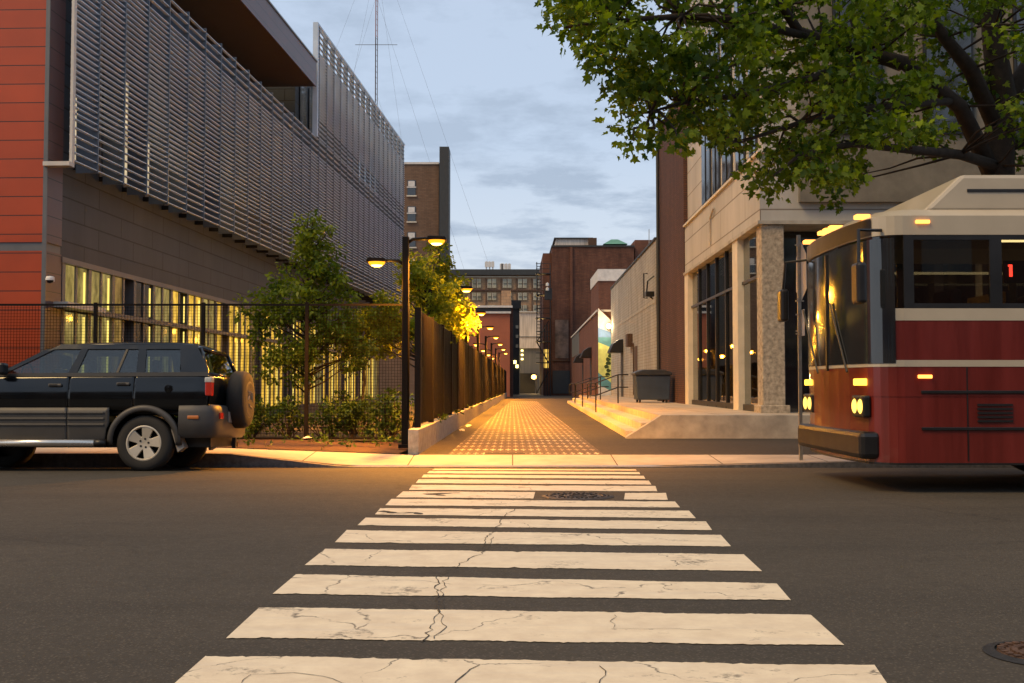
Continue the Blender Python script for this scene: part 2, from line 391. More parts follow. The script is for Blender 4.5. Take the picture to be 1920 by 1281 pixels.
# ------------------------------------------------------------------ leaves
LEAF = [(0, 0), (0.28, -0.05), (0.42, 0.22), (0.24, 0.32), (0.38, 0.62), (0.14, 0.62), (0, 1.0), (-0.14, 0.62), (-0.38, 0.62), (-0.24, 0.32), (-0.42, 0.22), (-0.28, -0.05)]
LEAF2 = [(0, 0), (0.25, 0.3), (0.2, 0.7), (0, 1.0), (-0.2, 0.7), (-0.25, 0.3)]
def leaf_mesh(name, centers, per, spread, size, m, parent=None, seed=1, shape=LEAF, droop=0.35, flat=0.5, origin=None):
    """centers: list of (x,y,z,r). Each gets `per` leaves hung on invisible short twigs inside radius r"""
    rg = np.random.default_rng(seed)
    C = np.array(centers, float)
    n = len(C) * per
    base = np.repeat(C, per, axis=0)
    d = rg.normal(size=(n, 3)); d /= np.linalg.norm(d, axis=1)[:, None]
    rr = rg.random(n) ** 0.5
    pos = base[:, :3] + d * (rr * base[:, 3])[:, None] * np.array((1, 1, 0.75)) * spread
    # orientation
    out = d * np.array((1, 1, 0.4)) + rg.normal(scale=0.6, size=(n, 3)); out[:, 2] -= droop
    out /= np.linalg.norm(out, axis=1)[:, None]
    nr = rg.normal(scale=1.0, size=(n, 3)); nr[:, 2] += flat * 2
    side = np.cross(out, nr); side /= np.linalg.norm(side, axis=1)[:, None]
    up = np.cross(side, out)
    sz = size * rg.uniform(0.5, 1.45, n)
    S = np.array(shape); k = len(S)
    cup = (np.abs(S[:, 0]) * 0.35 - S[:, 1] ** 2 * 0.18)
    V = pos[:, None, :] + sz[:, None, None] * (S[None, :, 0, None] * side[:, None, :] + S[None, :, 1, None] * out[:, None, :] + cup[None, :, None] * up[:, None, :])
    V = V.reshape(-1, 3)
    o3 = ORG.get(parent.name, (0, 0, 0)) if parent else (origin or (0, 0, 0))
    V = V - np.array(o3)
    me = bpy.data.meshes.new(name)
    me.vertices.add(n * k); me.loops.add(n * k); me.polygons.add(n)
    me.vertices.foreach_set('co', V.astype(np.float32).ravel())
    me.loops.foreach_set('vertex_index', np.arange(n * k, dtype=np.int32))
    me.polygons.foreach_set('loop_start', np.arange(0, n * k, k, dtype=np.int32))
    me.materials.append(m); me.update(); me.validate()
    o = bpy.data.objects.new(name, me); COL.objects.link(o)
    if parent: o.parent = parent
    else: o.location = o3
    ORG[o.name] = o3
    return o

def vx(Y, X0): return X0 + 0.0125 * Y      # lines parallel to the path

# ================================================================== SETTING
struct(grid('road', [-160, -60, -20, -8, 0, 8, 20, 60, 160], [-9, -4, 0, 4, 8, 11.5, 12.5, 13.5, 14.3, 15.15], lambda x, y: road_z(y), M_road))
g = MB(); g.add([(-900, 16.0, -0.14), (900, 16.0, -0.14), (900, 3000, -0.14), (-900, 3000, -0.14)], [(0, 1, 2, 3)])
g.add([(-900, -600, -0.02), (900, -600, -0.02), (900, -9, -0.02), (-900, -9, -0.02)], [(0, 1, 2, 3)])
struct(g.build('ground', M_ground))
def zf(x):
    pts = [(-200, .095), (-4.05, .095), (-2.4, -.095), (2.0, -.095), (4.1, -.04), (5.6, 0.0), (200, 0.0)]
    for (a, za), (b, zb) in zip(pts, pts[1:]):
        if x <= b: return za + (zb - za) * (x - a) / (b - a)
def zb_(x):
    pts = [(-200, .11), (-4.6, .11), (-1.6, .0), (200, 0.0)]
    for (a, za), (b, zb) in zip(pts, pts[1:]):
        if x <= b: return za + (zb - za) * (x - a) / (b - a)
def side_z(x, y): t = min(1, max(0, (y - 15.15) / 1.2)); return zf(x) * (1 - t) + zb_(x) * t
xs = [-160, -60, -30, -15, -8, -6, -5] + [-4.6 + 0.3 * i for i in range(40)] + [8, 12, 30, 60, 160]
struct(grid('sidewalk', xs, [15.30, 15.6, 16.0, 16.35], side_z, M_side))
k = MB()
for a, b in zip(xs, xs[1:]):
    za, zb2 = zf(a), zf(b)
    k.hexa([(a, 15.15, -.25), (b, 15.15, -.25), (b, 15.297, -.25), (a, 15.297, -.25), (a, 15.15, za), (b, 15.15, zb2), (b, 15.297, zb2 + .003), (a, 15.297, za + .003)])
struct(k.build('kerb', M_granite))
# mulch bed and garden ground (left)
def bedz(x, y): return zb_(x) + 0.012 + 0.02 * sin(x * 3.1 + y * 2) * (y > 16.5)
struct(grid('mulch_bed', [-60, -20, -12] + [-8 + .4 * i for i in range(16)] + [-1.72], [16.352, 16.6, 17, 17.5, 18, 18.5, 19.3], bedz, M_mulch))
struct(grid('garden_ground', [-60, -9, -6, -4, -2.5, -1.60], [19.3, 25, 40, 60, 95], lambda x, y: 0.06, M_soil))
# alley ground, path and apron
ap = MB(); ap.add([(-1.5, 16.352, 0.0), (60, 16.352, 0.0), (60, 21.45, 0.0), (vx(21.45, 3), 21.45, 0.0), (vx(170, 6.5), 170, 0.0), (vx(170, -3), 170, 0.0), (vx(95, -1.75), 95, 0)], [(0, 1, 2, 3, 4, 5, 6)])
struct(ap.build('alley_asphalt', M_apron))
pv = MB(); y0 = 16.352
pv.add([(-0.98, 16.36, .004), (-0.42, 16.36, .004), (-0.42, 16.8, .004), (-.98, 16.8, .004)], [(0, 1, 2, 3)])
pv.add([(0.2, 16.36, .004), (1.40, 16.36, .004), (1.40, 16.8, .004), (.2, 16.8, .004)], [(0, 1, 2, 3)])
pv.add([(-0.98, 16.8, .004), (1.40, 16.8, .004), (vx(70, 0.75), 70, .004), (vx(70, -.95), 70, .004)], [(0, 1, 2, 3)])
struct(pv.build('paved_path', M_paver))

# crosswalk
BARS = [((388,1225),(318,1290),(1632,1243),(1672,1304)), ((487,1136),(427,1192),(1518,1150),(1577,1206)), ((555,1075),(513,1111),(1455,1092),(1481,1123)),
 ((611,1028),(577,1058),(1393,1038),(1422,1069)), ((653,993),(631,1016),(1350,1002),(1366,1023)), ((689,970),(673,984),(1322,977),(1331,993)),
 ((714,952),(703,964),(1292,957),(1302,971)), ((737,935),(725,947),(1264,940),(1273,951)), ((756,921),(745,932),(1246,924),(1252,937)),
 ((775,909),(766,918),(1228,911),(1233,921)), ((786,898.5),(779,905.5),(1217,901),(1220,908.5)), ((796,889.8),(790,895),(1205,892),(1210,897.5)),
 ((806,883),(801,887.2),(1196,885),(1200,889)), ((815,878.8),(811,881),(1189,880),(1192,882.2))]
cw = bpy.data.objects.new('crosswalk', None); COL.objects.link(cw); struct(cw); ORG[cw.name] = (0, 0, 0)
def stripe(tl, bl, tr, br, parent):
    A, B, C_, D = G(*tl), G(*bl), G(*tr), G(*br)
    n = 150; mb = MB(); vs = []; bite = [(R.random(), R.uniform(.01, .03), R.uniform(.01, .045), R.random() < .5) for _ in range(4)]
    for i in range(n + 1):
        t = i / n; w = 0.004 + 0.008 * (R.random() < 0.2)
        for e_, (p, q) in enumerate(((B, D), (A, C_))):
            x = p[0] + (q[0] - p[0]) * t; y = p[1] + (q[1] - p[1]) * t + R.uniform(-w, w) + .006 * sin(t * 23 + p[1])
            for bt_, bw_, bd_, bs_ in bite:
                if abs(t - bt_) < bw_ and bs_ == bool(e_): y += (-1 if e_ else 1) * bd_ * (1 - abs(t - bt_) / bw_) * R.uniform(.6, 1)
            if i in (0, n): x += R.uniform(-.01, .01)
            vs.append((x, y, road_z(y) + .004))
    mb.add(vs, [(2 * i, 2 * i + 2, 2 * i + 3, 2 * i + 1) for i in range(n)])
    return mb.build('stripe', M_paint, parent)
for i, b in enumerate(BARS):
    if i == 8:   # interrupted round the manhole
        (a, c, d, e) = b
        stripe((756, 921), (745, 932), (1003, 922.5), (1000, 934.5), cw)
        stripe((1172, 924), (1168, 936), (1246, 924), (1252, 937), cw)
    else: stripe(*b, cw)
# cracks wandering over asphalt and paint
def crack(pts, name='road_crack', w=.005):
    P_ = [G(*p) for p in pts]; out = []
    for (a, b) in zip(P_, P_[1:]):
        n = max(2, int(math.dist(a, b) / .05))
        for i in range(n): t = i / n; out.append((a[0] + (b[0] - a[0]) * t + R.uniform(-.018, .018), a[1] + (b[1] - a[1]) * t + R.uniform(-.012, .012)))
    out.append(P_[-1]); vs = []
    for i, (x, y) in enumerate(out):
        q = out[min(i + 1, len(out) - 1)]; p = out[max(0, i - 1)]
        dx, dy = q[0] - p[0], q[1] - p[1]; d = math.hypot(dx, dy) + 1e-6; ww = w * R.uniform(.25, 1.1) * .5 * (1 + y * .08)
        for sg in (-1, 1): vs.append((x - sg * dy / d * ww, y + sg * dx / d * ww, road_z(y) + .0065))
    struct(MB().add(vs, [(2 * i, 2 * i + 1, 2 * i + 3, 2 * i + 2) for i in range(len(out) - 1)]).build(name, M_crack))
M_crack = mat('crack_dark', (.05, .04, .03), .95, 0, var=.3)
crack([(798, 1200), (812, 1165), (828, 1150), (822, 1112), (818, 1080), (862, 1058), (905, 1035), (912, 1008), (935, 985), (940, 972), (952, 962), (975, 950)])
crack([(815, 1195), (832, 1172), (826, 1130), (835, 1085), (842, 1078)], w=.0035)
crack([(905, 1035), (918, 1030), (925, 1006)], w=.0035)
crack([(1125, 1300), (1130, 1262), (1122, 1245)], w=.0035)
crack([(420, 1300), (470, 1262), (560, 1256), (640, 1275), (700, 1290)], w=.0035)
crack([(830, 1300), (862, 1272), (900, 1243)], w=.005)
crack([(1150, 1150), (1146, 1168), (1152, 1175), (1330, 1178)], w=.0025)
crack([(716, 958), (742, 962), (778, 961), (792, 964)], w=.05)
crack([(860, 924), (800, 926), (835, 929)], w=.05)
# manhole covers
def manhole(px, py, r, label, m):
    x, y = G(px, py); z = road_z(y)
    t = thing('manhole_cover', label, 'manhole cover', (x, y, z))
    MB().lathe([(r + .045, .0035), (r + .015, .010), (r, .012)], (x, y, z), 'z', 48).build('rim', M_iron, t)
    c = MB().lathe([(r - .008, .001), (r - .012, .011), (r * .8, .011), (r * .78, .007), (r * .45, .007), (r * .43, .011), (0.001, .011)], (x, y, z), 'z', 48)
    for k in range(24):
        for q in (0.25, .6, .9):
            th = 2 * pi * (k + q) / 24; rr = r * (q * .95)
            c.box(x + rr * cos(th) - .012, y + rr * sin(th) - .012, z + .006, x + rr * cos(th) + .012, y + rr * sin(th) + .012, z + .017)
    c.build('cover', m, t)
manhole(1083, 930, 0.30, 'dark iron manhole cover interrupting a stripe of the crosswalk', M_iron)
manhole(1942, 1222, 0.17, 'rusty round manhole cover on open asphalt near the bottom right corner', M_rust)

# plaza, cheek wall and steps
def stepx(Y): return vx(Y, 2.02 + 0.45 * (Y - 21.3) / 41)
pz = thing('raised_terrace', 'raised concrete terrace with three long steps beside the alley', 'terrace', (2.3, 21.3, 0))
mb = MB()
a, b = stepx(21.5) + .70, stepx(63) + .70
mb.hexa([(a, 21.5, -.1), (40, 21.5, -.1), (40, 63, -.1), (b, 63, -.1), (a, 21.5, .45), (40, 21.5, .45), (40, 63, .45), (b, 63, .45)])
mb.build('terrace_slab', M_plaza, pz)
for i in range(2):
    z1 = .15 * (i + 1); d0 = .23 * i + .0; d1 = .23 * (i + 1) if i < 1 else .699
    m_ = MB()
    if i == 0: m_.run(stepx, 21.5, 63, 0.0, .30, -.1, .15)
    else: m_.run(stepx, 21.5, 63, .302, .698, -.1, .30)
    m_.build('step', M_steps, pz, bevel=.012)
MB().prism([(2.27, -.1), (40, -.1), (40, .47), (2.98, .47), (2.27, .03)], 'y', 21.28, 21.498).build('cheek_wall', M_conc, pz, bevel=.01)

# path kerb wall, board fence
kb = MB()
for i in range(26):
    ya, yb = 16.42 + 3 * i, 16.42 + 3 * (i + 1) - .012
    kb.run(lambda Y: vx(Y, -1.80), ya, yb, 0, .165, -.1, .385 - .0 + .004 * (i % 2))
tag(kb.build('kerb_wall', M_granitec, None, bevel=.012), 'low pale granite kerb wall running under the brown board fence', 'low wall')
fn = thing('board_fence', 'tall dark brown vertical panel fence running along the path into the distance', 'fence', (vx(17, -1.72), 17, .38))
Y = 17.0; i = 0
while Y < 94:
    Y1 = min(94, Y + 2.4)
    MB().run(lambda y: vx(y, -1.72), Y, Y + .07, -.045, .055, .38, 2.30).build('post', M_bronze, fn)
    pn = MB(); y = Y + .08
    while y < Y1 - .05:
        w = .19
        pn.run(lambda q: vx(q, -1.72), y, min(y + w, Y1 - .01), -.02, .006, .44, 2.26)
        pn.run(lambda q: vx(q, -1.72), y + .01, y + .055, .006, .034, .44, 2.262)
        y += w + .008
    pn.run(lambda q: vx(q, -1.72), Y + .08, Y1 - .01, -.035, -.021, .6, .68); pn.run(lambda q: vx(q, -1.72), Y + .08, Y1 - .01, -.035, -.021, 1.95, 2.03)
    pn.build('board_panel', M_fence, fn)
    Y = Y1; i += 1

# mesh fence
mf = thing('mesh_fence', 'see-through dark wire mesh fence on steel posts behind the parked car', 'fence', (-1.85, 18.8, .1))
FY = 18.8
px_posts = [(-1.86)] + [P(575, 700, FY)[0] - 2.0 * i * 1.0 for i in range(0, 7)]
px_posts = [-1.86, -3.62, -5.45, -7.35, -9.25, -11.15, -13.05]
for j, x in enumerate(px_posts):
    w = .05 if j == 0 else .03
    MB().box(x - w, FY - w, .08, x + w, FY + w, 2.52 if j else 2.50).build('post', M_bronze, mf)
for xa, xb in zip(px_posts, px_posts[1:]):
    x0, x1 = xb + .032, xa - .052
    mm = MB()
    nx = int((x1 - x0) / .052)
    for q in range(nx + 1):
        x = x0 + (x1 - x0) * q / nx; mm.box(x - .0022, FY - .0035, .16, x + .0022, FY + .0015, 2.48)
    nz = int(2.32 / .052)
    for q in range(nz + 1):
        z = .16 + 2.32 * q / nz; mm.box(x0, FY - .0085, z - .0022, x1, FY - .0037, z + .0022)
    mm.build('wire_mesh', M_wire, mf)
    fr = MB(); 
    for z in (.13, 2.48): fr.box(x0 - .01, FY - .02, z - .018, x1 + .01, FY + .016, z + .018)
    fr.build('rail', M_bronze, mf)

def point(loc, e, col, r=.1):
    ld = bpy.data.lights.new('lamp_light', 'POINT'); ld.energy = e; ld.color = col; ld.shadow_soft_size = r
    lo = bpy.data.objects.new('lamp_light', ld); COL.objects.link(lo); lo.location = loc
# path lamps
def lamp_post(Y, group):
    x = vx(Y, -1.98)
    t = thing('street_lamp', '', 'street lamp', (x, Y, .05), group=group)
    MB().box(x - .055, Y - .055, .05, x + .055, Y + .055, 3.52).build('pole', M_bronze, t, bevel=.01)
    MB().box(x - .10, Y - .10, .03, x + .10, Y + .10, .09).build('base_plate', M_bronze, t)
    for sgn, z, d in ((1, 3.46, .51), (-1, 3.10, .48)):
        arm = MB().tube([(x, Y, z - .06), (x + sgn * .12, Y, z + .02), (x + sgn * (d - .1), Y, z + .03)], .028, 8).build('arm', M_bronze, t, smooth=True)
        hx = x + sgn * d
        hd = MB(); hd.prism([(hx - .17, z + .0), (hx + .17, z + .0), (hx + .14, z + .06), (hx - .14, z + .07)], 'y', Y - .10, Y + .10)
        h = hd.build('lamp_head', M_bronze, t, bevel=.01)
        MB().lathe([(.001, -.085), (.05, -.08), (.085, -.065), (.095, -.05)], (hx, Y, z), 'z', 16).build('lamp_lens', M_sodium, h, smooth=True)
        MB().lathe([(.095, -.052), (.115, -.045), (.135, -.02), (.14, -.001)], (hx, Y, z), 'z', 20).build('lamp_glow_ring', M_glow_ring, h, smooth=True)  # ring added to imitate the orange glow around the lens
    return t
lg = 'double-headed sodium lamps along the path'
names = ['nearest tall double-headed street lamp, lit orange, at the corner of the mesh fence', 'second lit double-headed street lamp along the board fence, beyond the bright tree',
 'third street lamp from the camera, lit orange in front of the stucco wall', 'fourth lit street lamp along the path fence', 'fifth lit street lamp along the path fence', 'sixth lit street lamp along the path fence',
 'seventh lit street lamp along the path fence', 'eighth and farthest lit street lamp along the path fence']
proto = lamp_post(17.6, lg)
for i in range(8):
    o = proto if i == 0 else copy_tree(proto)
    Y = 17.6 + 8.95 * i
    o.location = (vx(Y, -1.98), Y, .05); o['label'] = names[i]
    for sgn, z, d in ((1, 3.46, .51), (-1, 3.10, .48)):
        ld = bpy.data.lights.new('sodium_light', 'SPOT'); ld.energy = (2300 if sgn > 0 else 480) * (1 if i == 0 else 1.7); ld.color = (1, .36, .025); ld.spot_size = radians(150); ld.spot_blend = .5; ld.shadow_soft_size = .1
        point((vx(Y, -1.98) + sgn * d, Y, z - .13), (270 if i in (1, 2) else 35), (1, .40, .03))
        lo = bpy.data.objects.new('sodium_light', ld); COL.objects.link(lo)
        lo.location = (vx(Y, -1.98) + sgn * d, Y, z - .12)

# ================================================================== LEFT BUILDING
aE = -atan(.035)
E = thing('school_building', 'large modern building with orange panels, dark block walls and grey louver screens', 'building', (-9.16, 0, 0), aE, local=True)
def bE(name, m, mb, parent=E, **k): return mb.build(name, m, parent, **k)
# orange front volume (local coords; nearly axis aligned)
m_ = MB().box(-14, 19.3, 0, -.02, 19.9, 3.50).box(-14, 19.3, 3.66, -.02, 19.9, 14); bE('orange_panel_wall', M_orange, m_)
bE('grey_band', M_frame, MB().box(-14, 19.32, 3.50, .0, 19.92, 3.66))
bE('return_wall', M_plum, MB().box(-.018, 19.302, 0, .03, 19.9, 3.50).box(-.018, 19.302, 3.66, .03, 19.9, 14))
bE('corner_trim', M_frame, MB().box(-.04, 19.27, 0, .035, 19.30, 14))
# side facade
bE('block_wall', M_block, MB().box(-.5, 19.9, 3.47, 0, 57.2, 9.7))
bE('rear_block_wall', M_block, MB().box(-12, 57.2, 0, 0.02, 57.6, 13.2))
bE('upper_volume', M_block, MB().box(-12, 38.2, 9.702, -.02, 57.2, 13.2))
bE('terrace_back_wall', M_block, MB().box(-4.2, 19.9, 9.702, -4, 38.2, 11.6))
bE('ground_floor_core', M_black, MB().box(-.6, 19.9, 0, -.25, 57.2, 3.47))
# roof with soffit over the terrace
def xs_(y): return -.03 + .025 * y
rf = MB(); rf.run(xs_, 19.0, 37.4, -6, -.012, 11.62, 12.4); bE('roof_soffit', M_soffit, rf)
rf = MB(); rf.run(xs_, 18.9, 37.4, -.010, .03, 11.60, 12.48); bE('roof_fascia', M_plum, rf)
rf = MB(); rf.run(xs_, 18.9, 37.42, -6, .06, 12.482, 12.54); bE('roof_edge', M_frame, rf)
# ground floor glazing
bE('head_frame', M_frame, MB().box(-.2, 19.9, 3.36, .05, 57.2, 3.465))
bE('ledge', M_pale, MB().box(-.1, 19.6, 2.50, .30, 21.3, 2.60))
bE('transom', M_frame, MB().box(-.2, 21.35, 2.46, .12, 57.2, 2.56))
bE('sill', M_block, MB().box(-.2, 19.9, 0, .04, 57.2, .35))
y = 19.95; i = 0
while y < 57:
    frm = MB().box(-.2, y, .352, .030, y + .13, 3.358).box(-.2, y + .60, .352, .015, y + .68, 3.358)
    f_ = bE('window_frame', M_frame, frm)
    pm = M_pane3 if y > 25.5 and i % 4 != 3 else [M_pane1, M_pane1, M_pane2, M_dglass, M_pane1, M_pane2][i % 6]
    pa = MB()
    for z0, z1 in ((.36, 2.45), (2.57, 3.35)):
        pa.box(-.03, y + .132, z0, -.015, y + .598, z1)
        if i % 3 != 2: pa.box(-.03, y + .682, z0, -.015, y + 1.14, z1)
    bE('pane', pm, pa, f_)
    if i % 3 == 0 or i % 4 == 1:
        bE('light_strip', M_strip, MB().box(-.013, y + 1.0, .45, .0, y + 1.06, 2.40).box(-.013, y + 1.0, 2.62, .0, y + 1.06, 3.28), f_)
    y += 1.15; i += 1
# upper windows behind the screens
for i in range(30):
    y = 20.3 + 1.22 * i
    lit = i in (0, 2, 3, 4, 6, 7, 14, 19, 22, 25)
    w = MB().box(.0, y, 5.3, .03, y + .78, 9.0)
    f_ = bE('upper_window_frame', M_frame, w)
    if lit: bE('upper_pane', [M_coolpane, M_pane2, M_coolpane][i % 3], MB().box(.032, y + (.05 if i < 10 else .45), 5.4, .04, y + (.6 if i < 10 else .62), 6.6 + .5 * (i % 3) + (1.5 if i > 10 else 0)), f_)
    else: bE('upper_pane', M_dglass, MB().box(.032, y + .05, 5.4, .04, y + .73, 8.9), f_)
for i in range(12):
    y = 38.8 + 1.5 * i
    bE('upper_pane', M_dglass, MB().box(.0, y, 9.9, .03, y + 1.0, 12.4))
# louver screens
zs = []
z = 5.17
while z < 5.9: zs.append(z); z += .155
while z < 9.2: zs.append(z); z += .113
while z < 9.93: zs.append(z); z += .20
bl = MB()
for z in zs: bl.run(xs_, 19.37, 57, -.07, 0, z, z + .018)
z = 9.93
zt = []
while z < 10.5: zt.append(z); z += .17
while z < 12.9: zt.append(z); z += .113
while z < 13.95: zt.append(z); z += .21
for z in zt: bl.run(xs_, 37.7, 57, -.07, 0, z, z + .018)
bE('louver_blades', M_alu, bl)
y = 19.37 + 1.0; i = 0
while y <= 57.01:
    top = 13.9 if y > 37.6 else 9.93
    fin = MB().run(xs_, y, y + .025, -.42, -.171, 5.13, 9.9); fin.run(xs_, y, y + .03, -.171, .012, 5.13, top)
    bE('screen_fin', M_alud, fin)
    y += 1.17; i += 1
e = MB().run(xs_, 19.30, 19.40, -.03, .02, 5.12, 14.0).run(xs_, 19.2, 19.40, -.47, .02, 5.04, 5.118); bE('screen_end_plate', M_pale, e)
e = MB().run(xs_, 37.60, 37.72, -.16, .02, 9.9, 14.0); bE('screen_end_plate', M_alu, e)
bE('screen_top_rail', M_alu, MB().run(xs_, 37.725, 57, -.06, .02, 13.93, 14.0))
# brackets
for i in range(32):
    y = 20.4 + 1.17 * i
    if y < 57: bE('screen_bracket', M_black, MB().box(0.0, y, 5.20, xs_(y) - .43, y + .05, 5.3))

# security camera
sx, sy, sz = P(95, 524, 19.2)
sc_ = thing('security_camera', 'small white dome security camera on the corner of the orange building', 'camera', (sx, sy, sz))
MB().box(sx - .04, sy, sz - .03, sx + .03, sy + .1, sz + .05).build('bracket', M_coping, sc_)
MB().lathe([(.001, .06), (.06, .05), (.075, .01), (.075, -.02)], (sx, sy - .03, sz), 'z', 18).build('housing', M_coping, sc_, smooth=True)
MB().lathe([(.065, -.02), (.05, -.06), (.001, -.075)], (sx, sy - .03, sz), 'z', 18).build('dome', M_dglass, sc_, smooth=True)

# ================================================================== RIGHT BUILDINGS
# D : pale corner building
Dx = lambda Y: vx(Y, 5.2)
D = thing('corner_building', 'pale precast corner building with tall dark windows, glazed ground floor and stone pillar', 'building', (5.5, 23.5, .45))
mb = MB(); mb.run(Dx, 23.5, 34.6, 0, 14, 4.7, 6.2); mb.run(Dx, 23.6, 34.6, .10, 14, 6.2, 14); mb.build('precast_wall', M_precast, D)
MB().box(6.35, 23.36, 5.10, 19.4, 23.598, 14).build('front_wall', M_frontshade, D)  # darker slab carries the painted shade of the street front
MB().run(Dx, 23.44, 34.6, -.06, 14, 4.62, 4.698).build('fascia_trim', M_conc, D)
MB().run(Dx, 23.42, 34.6, -.06, 14, 6.201, 6.26).build('ledge', M_cream, D)
for (a, b) in ((31.6, 30.1), (29.8, 28.7), (28.3, 27.0), (26.5, 25.4), (24.9, 24.1)):
    f_ = MB().run(Dx, b, a, .06, .098, 6.3, 11.2).build('window_frame', M_black, D)
    MB().run(Dx, b + .08, a - .08, .05, .059, 6.4, 11.1).build('pane', M_dglass, f_)
    MB().run(Dx, (a + b) / 2 - .03, (a + b) / 2 + .03, .03, .0495, 6.4, 11.1).build('mullion', M_black, f_)
for q in range(5):
    x = 7.1 + 2.0 * q
    f_ = MB().box(x, 23.30, 6.6, x + 1.1, 23.358, 11).build('window_frame', M_black, D)
    MB().box(x + .06, 23.28, 6.66, x + 1.04, 23.299, 10.94).build('pane', M_dglass, f_)
# ground floor
for (a, b, w) in ((34.6, 33.9, .25), (26.6, 25.95, .28)):
    MB().run(Dx, b, a, -.02, w, .45, 4.618).build('column', M_cream, D)
MB().box(5.52, 23.5, .2, 6.02, 24.0, 4.618).build('stone_pillar', M_stone, D, bevel=.02)
MB().box(5.45, 23.4, .2, 6.1, 24.08, .62).build('pillar_base', M_stone, D, bevel=.02)
for (a, b) in ((33.88, 26.62), (25.93, 24.05)):
    n = max(1, round((a - b) / 1.5)); st = (a - b) / n
    for q in range(n):
        ya, yb = b + q * st + .03, b + (q + 1) * st - .03
        f_ = MB().run(Dx, ya - .03, ya + .03, .08, .2, .5, 4.6).run(Dx, ya + .03, yb + .03, .08, .2, .45, .6).run(Dx, ya + .03, yb + .03, .08, .2, 3.5, 3.57).build('shopfront_frame', M_black, D)
        MB().run(Dx, ya + .031, yb + .029, .13, .14, .601, 4.6).build('shopfront_glass', MATS.get('shop_glass') or glass('shop_glass', (.45, .45, .42), .35), f_)
MB().box(6.03, 24.6, .45, 19, 24.7, 4.6).build('front_glazing', M_dglass, D)
for x in (7.9, 10.5, 13.1): MB().box(x, 23.6, .45, x + .45, 24.1, 4.618).build('column', M_cream, D)
MB().run(Dx, 23.9, 34.5, 4, 4.2, .45, 4.6).build('interior_wall', M_soffit, D)
MB().run(Dx, 24.8, 34.5, .3, 4, .46, .5).build('interior_floor', M_soffit, D)
for q, (yy, xx, zz) in enumerate(((27.3, 1.4, 2.6), (29.8, 2.2, 3.1), (32.0, 1.2, 2.2))):
    x = Dx(yy) + xx
    lp = MB().lathe([(.02, .22), (.05, .18), (.12, .0)], (x, yy, zz), 'z', 14).tube([(x, yy, zz + .2), (x, yy, 4.6)], .008, 5).build('pendant_shade', M_black, D)
    MB().lathe([(.001, -.05), (.05, -.02), (.05, .06), (.001, .1)], (x, yy, zz), 'z', 12).build('bulb', M_warm, lp)
# conduit and vertical pipe on fascia
MB().tube([(Dx(29.6) - .05, 29.6, 4.95), (Dx(29.6) - .05, 29.6, 5.7), (Dx(29.0) - .05, 29.0, 5.9)], .03, 6).build('conduit', M_conc, D)

# C : dark brick tower
Ct = thing('brick_tower', 'tall narrow dark brown brick block between the pale corner building and the white wall', 'building', (5.7, 34.6, .45))
mb = MB(); mb.run(Dx, 34.61, 41.5, 0.0, 10, .4, 10.8); mb.run(Dx, 34.61, 36.3, -.03, -.001, .4, 10.8); mb.build('wall', M_brickdk, Ct)
MB().run(Dx, 34.55, 41.55, -.06, 10, 10.801, 10.95).build('coping', M_dark, Ct)
MB().run(Dx, 34.58, 36.3, -.04, 2, 10.3, 10.5).build('string_course', M_brickred, Ct)
MB().tube([(Dx(41) - .08, 41, .45), (Dx(41) - .08, 41, 10.7)], .06, 8).build('downpipe', M_dark, Ct)
# bracket equipment
bx, by, bz = vx(41.45, 5.0), 41.3, 4.7
we = thing('wall_bracket_light', 'dark metal bracket with conduit loops high on the end of the white brick wall', 'bracket', (bx, by, bz))
MB().tube([(bx, by + 2, bz + .9), (bx - .15, by + 2, bz + .9), (bx - .15, by + 2, bz - .1), (bx, by + 2, bz - .1)], .03, 6).tube([(bx, by, bz + .6), (bx - .25, by, bz + .4), (bx - .3, by, bz - .1), (bx - .05, by, bz - .3)], .035, 6).build('conduit', M_black, we)
MB().box(bx - .35, by - .25, bz - .22, bx - .02, by + .1, bz - .02).build('fixture', M_black, we, bevel=.02)

# A : white painted brick
Ax = lambda Y: vx(Y, 5.1)
A = thing('white_brick_building', 'low white painted brick building along the terrace with doors and hooded lamps', 'building', (5.7, 41.6, .45))
MB().run(Ax, 41.52, 63.4, 0, 9, .4, 6.75).build('wall', M_whitebr, A)
MB().run(Ax, 41.51, 63.45, -.05, 9, 6.751, 6.84).build('coping', M_dark, A)
MB().run(Ax, 41.55, 63.4, -.012, -.001, 4.3, 4.42).build('band', M_conc, A)
for ya, w, h in ((55.5, 1.2, 2.3), (48.5, 1.1, 2.4)):
    d = MB().run(Ax, ya, ya + w, -.03, -.002, .45, .45 + h).build('door', M_dark if ya > 50 else M_rust, A)
    MB().run(Ax, ya + .12, ya + .2, -.07, -.031, 1.35, 1.5).build('handle', M_steel, d)
MB().run(Ax, 50.6, 51.6, -.25, -.002, 2.9, 3.5).build('vent_box', M_rust, A)
MB().tube([(Ax(50) - .03, 50, .6), (Ax(50) - .03, 50, 3.0), (Ax(50.7) - .03, 50.7, 3.1)], .035, 6).build('conduit', M_rust, A)
def hood(Y, z, xf, label):
    x = xf(Y)
    t = thing('door_canopy', label, 'canopy', (x, Y, z))
    poly = [(x - .75, z - .25), (x - .02, z - .25), (x - .02, z + .45), (x - .25, z + .42), (x - .55, z + .2)]
    MB().prism(poly, 'y', Y - .7, Y + .7).build('hood', M_black, t, bevel=.03)
hood(56.1, 3.0, Ax, 'dark curved hood over a door in the white brick wall')
